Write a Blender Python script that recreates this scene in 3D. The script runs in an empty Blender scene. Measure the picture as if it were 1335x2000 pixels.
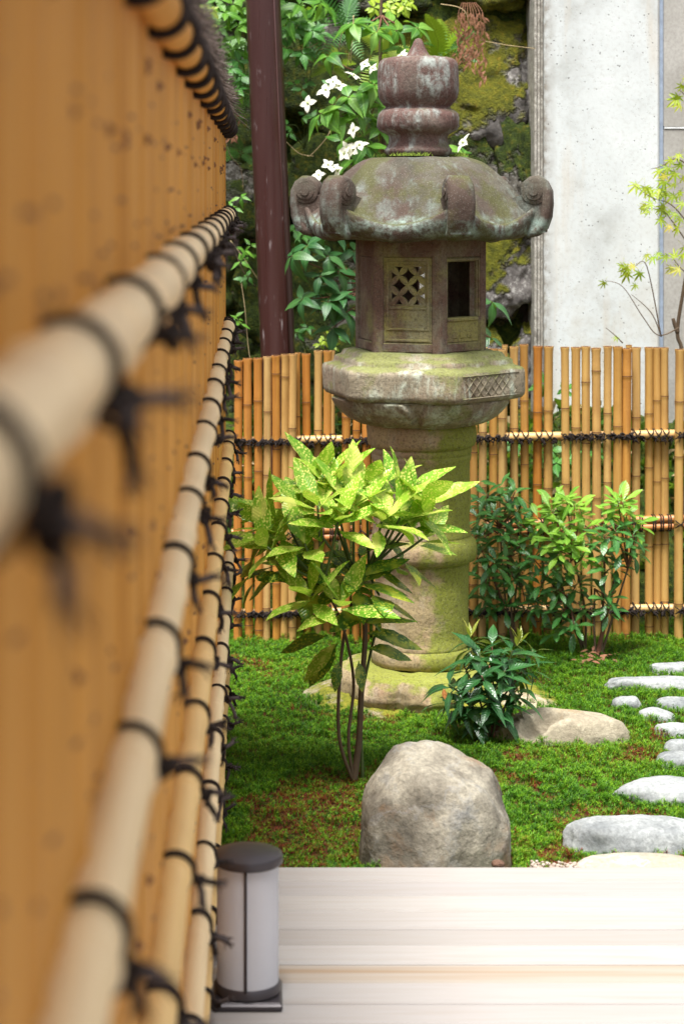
import bpy, math, random
import numpy as np
from mathutils import Vector, Matrix, noise as mnoise

R = random.Random(7)
rad = math.radians
sc = bpy.context.scene
col = sc.collection

# ------------------------------------------------------------------ camera, sky, sun, exposure
F, VX, VY, H = 4100.0, 507.0, 360.0, 1.6          # focal length in photo pixels, vanishing point, eye height (m)
cam_d = bpy.data.cameras.new('camera')
cam = bpy.data.objects.new('camera', cam_d); col.objects.link(cam)
cam.location = (0, 0, H); cam.rotation_euler = (rad(90), 0, 0)
cam_d.sensor_width = 36; cam_d.lens = F / 2000 * 36
cam_d.shift_x = (667.5 - VX) / 2000; cam_d.shift_y = -(1000 - VY) / 2000
cam_d.clip_start = 0.02; cam_d.clip_end = 300
cam_d.dof.use_dof = True; cam_d.dof.focus_distance = 5.9; cam_d.dof.aperture_fstop = 5.8
sc.camera = cam

SUN_EL, SUN_AZ = 70, 200       # azimuth of the sun: behind the camera, to its left (0 = +Y, clockwise)
world = bpy.data.worlds.new('World'); sc.world = world; world.use_nodes = True
wn = world.node_tree; bg = wn.nodes['Background']
sky = wn.nodes.new('ShaderNodeTexSky'); sky.sky_type = 'NISHITA'; sky.sun_disc = False
sky.sun_elevation = rad(SUN_EL); sky.sun_rotation = rad(SUN_AZ); sky.dust_density = 4.0; sky.air_density = 1.0
hs = wn.nodes.new('ShaderNodeHueSaturation'); hs.inputs['Saturation'].default_value = 0.25
wn.links.new(sky.outputs[0], hs.inputs['Color']); wn.links.new(hs.outputs[0], bg.inputs[0])
bg.inputs[1].default_value = 0.085
sun_d = bpy.data.lights.new('sun', 'SUN'); sun_d.energy = 3.0; sun_d.angle = rad(20); sun_d.color = (1, .975, .94)
sun = bpy.data.objects.new('sun', sun_d); col.objects.link(sun)
a = rad(SUN_AZ)
sdir = Vector((math.sin(a) * math.cos(rad(SUN_EL)), math.cos(a) * math.cos(rad(SUN_EL)), math.sin(rad(SUN_EL))))
sun.rotation_euler = sdir.to_track_quat('Z', 'Y').to_euler()
sc.view_settings.view_transform = 'Standard'; sc.view_settings.look = 'None'
sc.view_settings.gamma = 1; sc.view_settings.use_curve_mapping = False
sc.view_settings.exposure = 1.45
sc.render.engine = 'CYCLES'
sc.cycles.max_bounces = 8; sc.cycles.use_denoising = True

# ------------------------------------------------------------------ helpers
def P(px, py, D):
    """photo pixel at distance D -> world point"""
    return Vector(((px - VX) * D / F, D, H - (py - VY) * D / F))

def tag(o, label=None, cat=None, group=None, kind=None):
    if label: o['label'] = label
    if cat: o['category'] = cat
    if group: o['group'] = group
    if kind: o['kind'] = kind
    return o

def empty(name, loc, label=None, cat=None, group=None, kind=None, parent=None):
    o = bpy.data.objects.new(name, None); col.objects.link(o); o.location = loc
    o.empty_display_size = .05
    if parent: o.parent = parent
    return tag(o, label, cat, group, kind)

def inst(name, me, loc=(0, 0, 0), parent=None, rot=None, mat4=None, scale=None):
    o = bpy.data.objects.new(name, me); col.objects.link(o)
    if parent: o.parent = parent
    if mat4 is not None: o.matrix_local = mat4
    else:
        o.location = loc
        if rot: o.rotation_euler = rot
        if scale: o.scale = scale
    return o

class MB:
    def __init__(s): s.v = []; s.f = []; s.m = []
    def add(s, vs, fs, mi=0):
        b = len(s.v); s.v += [tuple(x) for x in vs]
        s.f += [tuple(i + b for i in f) for f in fs]; s.m += [mi] * len(fs)
    def grid(s, rows, closed=True, mi=0, cap0=False, cap1=False):
        n = len(rows[0]); vs = [p for r in rows for p in r]; fs = []
        for i in range(len(rows) - 1):
            for j in range(n if closed else n - 1):
                k = (j + 1) % n
                fs.append((i * n + j, i * n + k, (i + 1) * n + k, (i + 1) * n + j))
        if cap0: fs.append(tuple(reversed(range(n))))
        if cap1: fs.append(tuple((len(rows) - 1) * n + j for j in range(n)))
        s.add(vs, fs, mi)
    def tube(s, pts, rr, segs=6, mi=0, caps=True):
        pts = [Vector(p) for p in pts]; n = len(pts)
        if not hasattr(rr, '__len__'): rr = [rr] * n
        t0 = (pts[1] - pts[0]).normalized()
        u = t0.orthogonal().normalized(); rows = []
        for i, p in enumerate(pts):
            t = (pts[min(i + 1, n - 1)] - pts[max(i - 1, 0)]).normalized()
            u = (u - t * u.dot(t)).normalized(); w = t.cross(u)
            rows.append([p + (u * math.cos(2 * math.pi * j / segs) + w * math.sin(2 * math.pi * j / segs)) * rr[i] for j in range(segs)])
        s.grid(rows, True, mi, caps, caps)
    def lathe(s, prof, segs=48, c=(0, 0), fr=None, mi=0, cap0=True, cap1=True):
        rows = []
        for r, z in prof:
            row = []
            for j in range(segs):
                a = 2 * math.pi * j / segs
                k = fr(a, r, z) if fr else r
                row.append((c[0] + k * math.cos(a), c[1] + k * math.sin(a), z))
            rows.append(row)
        s.grid(rows, True, mi, cap0, cap1)
    def rbox(s, lo, hi, b=.004, M=None, mi=0):
        """box with chamfered edges"""
        lo, hi = Vector(lo), Vector(hi); c = (lo + hi) / 2; h = (hi - lo) / 2
        b = min(b, h.x * .9, h.y * .9, h.z * .9); vs = []; idx = {}
        for sx in (-1, 1):
            for sy in (-1, 1):
                for sz in (-1, 1):
                    for ax in range(3):
                        q = Vector((sx * (h.x - (b if ax != 0 else 0)), sy * (h.y - (b if ax != 1 else 0)), sz * (h.z - (b if ax != 2 else 0)))) + c
                        idx[(sx, sy, sz, ax)] = len(vs); vs.append(M @ q if M else q)
        fs = []
        for ax in range(3):
            o = [i for i in range(3) if i != ax]
            for sg in (-1, 1):
                def k(a_, b_):
                    t = [0, 0, 0]; t[ax] = sg; t[o[0]] = a_; t[o[1]] = b_; return idx[(*t, ax)]
                fs.append((k(-1, -1), k(1, -1), k(1, 1), k(-1, 1)))
        for ax in range(3):                      # edges along ax
            o = [i for i in range(3) if i != ax]
            for sa in (-1, 1):
                for sb in (-1, 1):
                    def k(e, face):
                        t = [0, 0, 0]; t[ax] = e; t[o[0]] = sa; t[o[1]] = sb; return idx[(*t, face)]
                    fs.append((k(-1, o[0]), k(1, o[0]), k(1, o[1]), k(-1, o[1])))
        for sx in (-1, 1):
            for sy in (-1, 1):
                for sz in (-1, 1):
                    fs.append(tuple(idx[(sx, sy, sz, ax)] for ax in range(3)))
        s.add(vs, fs, mi)
    def mesh(s, name, mats, smooth=True, fixn=False, sharp=None):
        me = bpy.data.meshes.new(name); me.from_pydata(s.v, [], s.f)
        for m in (mats if isinstance(mats, (list, tuple)) else [mats]): me.materials.append(m)
        me.polygons.foreach_set('material_index', s.m)
        me.polygons.foreach_set('use_smooth', [smooth] * len(s.f))
        if fixn:
            import bmesh
            bm = bmesh.new(); bm.from_mesh(me); bmesh.ops.recalc_face_normals(bm, faces=bm.faces); bm.to_mesh(me); bm.free()
        if sharp:
            me.set_sharp_from_angle(angle=rad(sharp))
        me.update(); return me
    def build(s, name, mats, parent=None, loc=(0, 0, 0), smooth=True, fixn=False, sharp=None):
        return inst(name, s.mesh(name, mats, smooth, fixn, sharp), loc, parent)

def nz(x, y, z): return mnoise.noise(Vector((x, y, z)))
def fbm(p, o=4): return mnoise.fractal(p, 1.0, 2.0, o)

def roughen(me, amp, scale, seed=0, octs=4):
    for v in me.vertices:
        n = fbm(Vector(v.co) * scale + Vector((seed, seed * 1.7, -seed)), octs)
        v.co += v.normal * n * amp
    me.update()

# ------------------------------------------------------------------ materials
class NT:
    def __init__(s, name, rough=.6, spec=.5):
        s.m = bpy.data.materials.new(name); s.m.use_nodes = True; s.t = s.m.node_tree
        s.b = s.t.nodes['Principled BSDF']; s.out = s.t.nodes['Material Output']
        s.b.inputs['Roughness'].default_value = rough; s.b.inputs['Specular IOR Level'].default_value = spec
        s.c = None
    def n(s, ty, **k):
        x = s.t.nodes.new(ty)
        for a_, v in k.items(): setattr(x, a_, v)
        return x
    def l(s, o, i): s.t.links.new(o, i)
    def put(s, sock, v):
        if isinstance(v, bpy.types.NodeSocket): s.l(v, sock)
        elif isinstance(v, (tuple, list)) and len(v) == 3 and sock.type == 'RGBA': sock.default_value = (*v, 1)
        else: sock.default_value = v
    def co(s, kind='Object', rnd=False, scale=(1, 1, 1)):
        tc = s.n('ShaderNodeTexCoord'); o = tc.outputs[kind]
        if rnd:
            oi = s.n('ShaderNodeObjectInfo'); sc_ = s.n('ShaderNodeVectorMath', operation='SCALE')
            sc_.inputs[0].default_value = (37.1, 61.7, 23.3); s.l(oi.outputs['Random'], sc_.inputs['Scale'])
            ad = s.n('ShaderNodeVectorMath', operation='ADD'); s.l(o, ad.inputs[0]); s.l(sc_.outputs[0], ad.inputs[1]); o = ad.outputs[0]
        if tuple(scale) != (1, 1, 1):
            mu = s.n('ShaderNodeVectorMath', operation='MULTIPLY'); s.l(o, mu.inputs[0]); mu.inputs[1].default_value = scale; o = mu.outputs[0]
        return o
    def rand(s): return s.n('ShaderNodeObjectInfo').outputs['Random']
    def noise(s, co, scale, detail=4, rough=.55, dist=0.0):
        x = s.n('ShaderNodeTexNoise'); s.l(co, x.inputs['Vector']); x.inputs['Scale'].default_value = scale
        x.inputs['Detail'].default_value = detail; x.inputs['Roughness'].default_value = rough; x.inputs['Distortion'].default_value = dist
        return x.outputs[0]
    def vor(s, co, scale, feature='F1', out=0, rnd=1.0):
        x = s.n('ShaderNodeTexVoronoi', feature=feature); s.l(co, x.inputs['Vector']); x.inputs['Scale'].default_value = scale
        x.inputs['Randomness'].default_value = rnd
        return x.outputs[out]
    def ramp(s, f, pts, interp='LINEAR'):
        x = s.n('ShaderNodeValToRGB'); e = x.color_ramp.elements; x.color_ramp.interpolation = interp
        while len(e) < len(pts): e.new(.5)
        for el, (p, c) in zip(e, pts):
            el.position = p; el.color = (*c, 1) if isinstance(c, (tuple, list)) else (c, c, c, 1)
        s.l(f, x.inputs[0]); return x.outputs[0]
    def mix(s, f, a_, b_, blend='MIX'):
        x = s.n('ShaderNodeMix', data_type='RGBA', blend_type=blend)
        s.put(x.inputs[0], f); s.put(x.inputs[6], a_); s.put(x.inputs[7], b_); return x.outputs[2]
    def math(s, op, a_, b_=0.0, clamp=False):
        x = s.n('ShaderNodeMath', operation=op, use_clamp=clamp); s.put(x.inputs[0], a_); s.put(x.inputs[1], b_); return x.outputs[0]
    def sep(s, v, i):
        x = s.n('ShaderNodeSeparateXYZ'); s.l(v, x.inputs[0]); return x.outputs[i]
    def normz(s):
        return s.sep(s.n('ShaderNodeNewGeometry').outputs['Normal'], 2)
    def bump(s, h, strength=.5, dist=.01, prev=None):
        x = s.n('ShaderNodeBump'); x.inputs['Strength'].default_value = strength; x.inputs['Distance'].default_value = dist
        s.l(h, x.inputs['Height'])
        if prev is not None: s.l(prev, x.inputs['Normal'])
        s.l(x.outputs[0], s.b.inputs['Normal']); return x.outputs[0]
    def color(s, c): s.put(s.b.inputs['Base Color'], c); s.c = c
    def rough(s, v): s.put(s.b.inputs['Roughness'], v)
    def translucent(s, c, fac=.35):
        tr = s.n('ShaderNodeBsdfTranslucent'); s.put(tr.inputs[0], c)
        mx = s.n('ShaderNodeMixShader'); mx.inputs[0].default_value = fac
        s.l(s.b.outputs[0], mx.inputs[1]); s.l(tr.outputs[0], mx.inputs[2]); s.l(mx.outputs[0], s.out.inputs[0])

def m_bamboo(name, tones, dirty=(.16, .07, .02), streak=.35, rough=.42, axis=2, blotch=.0, spec=.4):
    t = NT(name, rough, spec)
    sc_ = [55, 55, 55]; sc_[axis] = 2.2
    co = t.co('Object', True, sc_)
    f = t.noise(co, 1.0, 5, .6)
    k = len(tones) - 1
    base = t.ramp(t.rand(), [(i / k, c) for i, c in enumerate(tones)])
    c = t.mix(t.ramp(f, [(.42, 0), (.72, streak)]), base, dirty)
    co2 = t.co('Object', True)
    g = t.noise(co2, 3.0, 3, .5)
    c = t.mix(t.ramp(g, [(.45, 0), (.75, .35)]), c, tuple(min(1, x * 1.25 + .03) for x in tones[k // 2]))
    sp = t.vor(co2, 70)
    c = t.mix(t.ramp(sp, [(.03, .6), (.12, 0)]), c, dirty)
    if blotch:
        b = t.noise(co2, 8.0, 4, .6)
        c = t.mix(t.ramp(b, [(.52, 0), (.7, blotch)]), c, dirty)
    t.color(c); t.bump(f, .12, .003)
    return t.m

def m_plain(name, c, rough=.5, spec=.5, metal=0.0):
    t = NT(name, rough, spec); co = t.co('Object', True)
    f = t.noise(co, 30, 4, .6)
    t.color(t.mix(t.ramp(f, [(.3, 0), (.75, 1)]), tuple(x * .75 for x in c), tuple(min(1, x * 1.2) for x in c)))
    t.b.inputs['Metallic'].default_value = metal
    t.bump(f, .2, .002); return t.m

def m_leaf(name, cols, rough=.35, trans=.3, vein=.6, spots=None, spec=.5):
    t = NT(name, rough, spec)
    k = max(1, len(cols) - 1)
    base = t.ramp(t.rand(), [(i / k, c) for i, c in enumerate(cols)])
    co = t.co('Object', True)
    f = t.noise(co, 25, 3, .5)
    c = t.mix(t.ramp(f, [(.35, 0), (.7, .35)]), base, tuple(x * .7 for x in cols[0]))
    if spots:
        n1 = t.noise(co, spots[1], 3, .6)
        v = t.vor(co, spots[2])
        m_ = t.math('MULTIPLY', t.ramp(v, [(.28, 1), (.5, 0)]), t.ramp(n1, [(.36, 0), (.5, 1)]))
        m2 = t.ramp(t.noise(co, spots[1] * .4, 2, .5), [(.56, 0), (.66, .8)])
        c = t.mix(t.math('MAXIMUM', m_, m2), c, spots[0])
    x = t.sep(t.co('Object'), 0)
    mid = t.ramp(t.math('ABSOLUTE', x), [(0, 1), (.0022, 0)])
    c = t.mix(t.math('MULTIPLY', mid, vein), c, tuple(min(1, q * 1.7 + .03) for q in cols[-1]))
    t.color(c)
    y = t.sep(t.co('Object'), 1)
    wv = t.math('SINE', t.math('MULTIPLY', t.math('ADD', y, t.math('MULTIPLY', t.math('ABSOLUTE', x), -.9)), 620.0))
    t.bump(wv, .25, .0012)
    t.translucent(t.mix(.5, c, (.35, .5, .02)), trans)
    return t.m

def m_rock(name, cols, scale=6, rust=None, moss=None, mossamt=.5, bump=.5, fine=90, vein=.55, lichen=0):
    t = NT(name, .85, .3); co = t.co('Object', True)
    f = t.noise(co, scale, 8, .64, .1)
    k = len(cols) - 1
    c = t.ramp(f, [(.32 + .36 * i / k, q) for i, q in enumerate(cols)])
    g = t.noise(co, fine, 5, .7)
    c = t.mix(t.ramp(g, [(.35, 0), (.7, .55)]), c, tuple(x * .45 for x in cols[0]))
    if rust:
        r_ = t.noise(co, scale * 1.1, 7, .65, .25)
        c = t.mix(t.ramp(r_, [(.54, 0), (.66, .65)]), c, rust)
    veins = t.ramp(t.math('ABSOLUTE', t.math('SUBTRACT', t.noise(co, scale * .9, 5, .6, .15), .5)), [(.0, vein), (.02, 0)])
    c = t.mix(veins, c, tuple(min(1, x * 1.35) for x in cols[-1]))
    if lichen:
        lm = t.math('MULTIPLY', t.ramp(t.noise(co, 55, 6, .75), [(.5, 0), (.6, 1)]), t.ramp(t.noise(co, 5, 5, .6), [(.42, 0), (.56, lichen)]))
        c = t.mix(lm, c, (.40, .39, .36))
    if moss:
        mn = t.noise(co, scale * .55, 7, .65)
        nf = t.ramp(t.normz(), [(-.3, 0), (.9, .18)])
        mk = t.ramp(t.math('ADD', mn, nf), [(.62 - .3 * mossamt, 0), (.68 - .3 * mossamt, 1)])
        mc = t.ramp(t.noise(co, 40, 5, .7), [(.35, moss[0]), (.55, moss[1]), (.7, moss[2])])
        c = t.mix(mk, c, mc)
        h2 = t.math('MULTIPLY', t.math('ADD', t.noise(co, 150, 3, .7), 1.2), mk)
        hh = t.math('ADD', t.math('MULTIPLY', f, .7), h2)
    else: hh = f
    t.color(c)
    p = t.bump(hh, bump, .02)
    t.bump(g, bump * .5, .004, p)
    return t.m

ROPE = m_plain('black_hemp_rope', (.022, .016, .014), .85, .2)
ROPE_F = m_plain('weathered_rope_end', (.06, .048, .047), .9, .2)
BAM_RAIL = m_bamboo('bleached_bamboo', [(.76, .57, .32), (.82, .64, .39), (.78, .60, .35)], (.44, .25, .10), .25, .5, 1, 0, .25)
BAM_RAIL2 = m_bamboo('yellow_bamboo', [(.72, .48, .19), (.76, .52, .22)], (.4, .21, .06), .25, .5, 1, 0, .25)
BAM_SLAT = m_bamboo('golden_split_bamboo', [(.57, .265, .050), (.66, .335, .075), (.50, .22, .038), (.69, .37, .10)], (.28, .11, .02), .3, .6, 2, 0, .12)
BAM_POLE = m_bamboo('amber_bamboo', [(.44, .165, .025), (.50, .23, .045), (.45, .18, .03), (.52, .27, .065), (.50, .25, .055), (.40, .13, .018)], (.17, .05, .01), .55, .38, 2, .25)
BAM_POLE2 = m_bamboo('tan_bamboo', [(.46, .25, .06), (.52, .32, .10), (.43, .225, .05), (.53, .345, .13), (.50, .30, .09)], (.22, .08, .02), .5, .4, 2, .25)
BAM_TIERAIL = m_bamboo('pale_bamboo', [(.60, .36, .13), (.64, .42, .18)], (.35, .16, .05), .3, .4, 0)
BAM_RED = m_bamboo('reddish_bamboo', [(.50, .2, .06), (.55, .24, .08)], (.3, .1, .03), .3, .4, 0)
NODE = m_plain('bamboo_node', (.13, .05, .015), .6)
NODE_PALE = m_plain('pale_bamboo_node', (.33, .21, .11), .6)
SCAR = m_plain('bamboo_twig_scar', (.2, .085, .03), .7)
TWIG = m_plain('grey_brushwood', (.20, .16, .14), .9, .2)
TWIG2 = m_plain('dark_brushwood', (.085, .065, .055), .9, .2)
BARK = m_plain('brown_bark', (.11, .075, .045), .8, .3)
BARK_G = m_plain('green_stem', (.075, .11, .03), .6, .4)
BARK_R = m_plain('reddish_stem', (.16, .07, .04), .7, .3)
STRAW = m_plain('dry_straw', (.42, .32, .17), .8, .3)
DRY = m_leaf('dry_brown_leaf', [(.20, .075, .035), (.30, .14, .07), (.16, .06, .03)], .7, .15, .2)

# ------------------------------------------------------------------ ground and moss
def gz(x, y):
    return .014 * math.sin(3.1 * x + .6) * math.cos(2.4 * y) + .018 * nz(x * 2.2, y * 2.2, 3.3)

def make_ground():
    xs = np.concatenate([np.linspace(-60, -1, 12), np.linspace(-.9, 3, 60), np.linspace(3.2, 60, 12)])
    ys = np.concatenate([np.linspace(-60, 3.9, 14), np.linspace(4, 8.2, 64), np.linspace(8.4, 90, 12)])
    mb = MB()
    mb.grid([[(x, y, gz(x, y) if 4 < y < 8.3 and -1 < x < 3 else 0.0) for x in xs] for y in ys], closed=False)
    t = NT('mossy_soil', .95, .2); co = t.co('Object')
    n1 = t.noise(co, 9, 6, .65)
    c = t.ramp(n1, [(.34, (.07, .018, .007)), (.5, (.11, .03, .009)), (.6, (.05, .05, .007)), (.75, (.035, .085, .006))])
    t.color(t.mix(t.ramp(t.noise(co, 160, 4, .7), [(.35, 0), (.7, .7)]), c, (.02, .012, .004)))
    t.bump(t.noise(co, 130, 4, .7), .8, .01)
    o = mb.build('ground', t.m); tag(o, kind='structure')

STONES = []      # (x, y, rx, ry) footprints kept free of moss

def bare(x, y):
    v = nz(x * 3.1 + 4, y * 2.3, .5) * .6 + nz(x * 9, y * 9, 2.1) * .45
    front = max(0, min(1, (6.0 - y) / .9))
    right = max(0, min(1, (x - 1.0) / .4)) * max(0, min(1, (6.5 - y) / .5))
    fr_ = max(front, right * .8)
    return v + .36 * fr_ - .25 - .12 * (1 - fr_)

def make_moss():
    rs = np.random.RandomState(3)
    x0, x1, y0, y1 = -.16, 2.3, 4.56, 7.7
    N = 140000
    # denser near the camera
    pts = np.stack([rs.uniform(x0, x1, N), y0 + (y1 - y0) * rs.uniform(0, 1, N) ** 1.15], 1)
    V, Fc, tint = [], [], []
    vi = 0
    for (x, y) in pts:
        if any(((x - s[0]) / s[2]) ** 2 + ((y - s[1]) / s[3]) ** 2 < 1 for s in STONES): continue
        b = bare(x, y)
        u = rs.rand()
        if b > .06 and u < min(.6, .12 + b * 1.3): continue
        hgt = .010 + .012 * rs.rand() + .012 * max(-.5, nz(x * 7, y * 7, 8.8)) + .030 * max(-.3, nz(x * 24, y * 24, 1.8)) - (.006 if b > -.05 else 0)
        hgt = max(.006, hgt)
        z = gz(x, y) - .004
        lean = rs.normal(0, .22, 2)
        k = 6
        a0 = rs.uniform(0, 6.28)
        ln = .0085 + .005 * rs.rand()
        tv = rs.rand() * .6 + .4 * (nz(x * 2.6, y * 2.6, 1.7) * .5 + .5) + (.55 if b > -.07 and rs.rand() < .5 else 0) * 1.0
        cx, cy, cz = x + lean[0] * hgt, y + lean[1] * hgt, z + hgt
        for j in range(k):
            an = a0 + 6.283 * j / k + rs.uniform(-.3, .3)
            el = rs.uniform(.25, 1.1)
            dx, dy, dz = math.cos(an) * math.cos(el), math.sin(an) * math.cos(el), math.sin(el)
            w = .0015
            bz = cz - .4 * hgt * rs.rand()
            V += [(cx - dy * w - dx * .001, cy + dx * w - dy * .001, bz), (cx + dy * w, cy - dx * w, bz), (cx + dx * ln, cy + dy * ln, bz + dz * ln)]
            Fc.append((vi, vi + 1, vi + 2)); vi += 3
            tint.append(tv)
        # stalk
        V += [(x - .001, y, z), (x + .001, y, z), (cx, cy, cz)]; Fc.append((vi, vi + 1, vi + 2)); vi += 3; tint.append(tv)
    me = bpy.data.meshes.new('moss')
    me.vertices.add(vi); me.vertices.foreach_set('co', np.array(V, dtype=np.float32).ravel())
    nF = len(Fc)
    me.loops.add(nF * 3); me.loops.foreach_set('vertex_index', np.arange(nF * 3, dtype=np.int32))
    me.polygons.add(nF); me.polygons.foreach_set('loop_start', np.arange(0, nF * 3, 3, dtype=np.int32))
    at = me.attributes.new('tint', 'FLOAT', 'FACE'); at.data.foreach_set('value', np.array(tint, dtype=np.float32))
    me.update(); me.validate()
    t = NT('haircap_moss', .55, .35)
    an = t.n('ShaderNodeAttribute', attribute_name='tint')
    c = t.ramp(an.outputs['Fac'], [(.0, (.010, .050, .002)), (.3, (.034, .128, .003)), (.55, (.092, .25, .005)), (.80, (.20, .39, .010)), (.9, (.20, .22, .014)), (1.0, (.20, .04, .010))])
    t.color(c); t.translucent(c, .35)
    me.materials.append(t.m)
    o = inst('moss', me); tag(o, 'soft green carpet of haircap moss with rusty brown bare patches', 'moss', kind='stuff')

# ------------------------------------------------------------------ rocks
def ico(sub):
    import bmesh
    bm = bmesh.new(); bmesh.ops.create_icosphere(bm, subdivisions=sub, radius=1)
    v = [x.co.copy() for x in bm.verts]; f = [tuple(q.index for q in p.verts) for p in bm.faces]; bm.free(); return v, f
_ICO = {}

def rock_mesh(name, dims, seed, mat, sub=4, planes=12, flat=0.0, amp=.06, soft=9.0, extra=(), freq=1.6, fit=True):
    """stone cut by random planes; dims are half sizes"""
    if sub not in _ICO: _ICO[sub] = ico(sub)
    vs, fs = _ICO[sub]; rr = random.Random(seed); pl = []
    for _ in range(planes):
        n = Vector((rr.gauss(0, 1), rr.gauss(0, 1), rr.gauss(0, 1))).normalized(); pl.append((n, rr.uniform(.72, .98)))
    if flat: pl.append((Vector((rr.uniform(-.1, .1), rr.uniform(-.1, .1), 1)).normalized(), flat))
    pl += [(Vector(n).normalized(), d) for n, d in extra]
    out = []
    for u in vs:
        acc = 1.0
        for n, d in pl:
            k = n.dot(u)
            if k > .02: acc += (k / d) ** soft
        r = acc ** (-1 / soft)
        p = u * r
        q = fbm(p * freq + Vector((seed * 3.1, seed * .7, 1)), 5)
        p = p * (1 + amp * q)
        out.append((p.x * dims[0], p.y * dims[1], p.z * dims[2]))
    if fit:
        for i_ in range(3):
            hi = max(p[i_] for p in out); lo = min(p[i_] for p in out) if i_ < 2 else -hi
            k = 2 * dims[i_] / (hi - lo); m_ = (hi + lo) / 2
            out = [tuple((q - m_) * k if j == i_ else q for j, q in enumerate(p)) for p in out]
    mb = MB(); mb.add(out, fs); return mb.mesh(name, mat)

def stone(name, x0, x1, ytop, ybot, D, label, mat, seed, height=.06, group=None, foot=True, **kw):
    """a ground stone whose outline spans x0..x1 and ytop..ybot in the photo, front foot at distance D"""
    s = F / D
    w = (x1 - x0) / s / 2; X = ((x0 + x1) / 2 - VX) / s
    Db = (H - height) * F / (ytop - VY); dep = max(.05, (Db - D) / 2)
    g = gz(X, D + dep)
    me = rock_mesh(name, (w, dep, height), seed, mat, **kw)
    o = inst(name, me, (X, D + dep, g), rot=(0, 0, 0))
    tag(o, label, 'stone', group)
    if foot: STONES.append((X, D + dep, w * .93, dep * .93))
    return o

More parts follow.
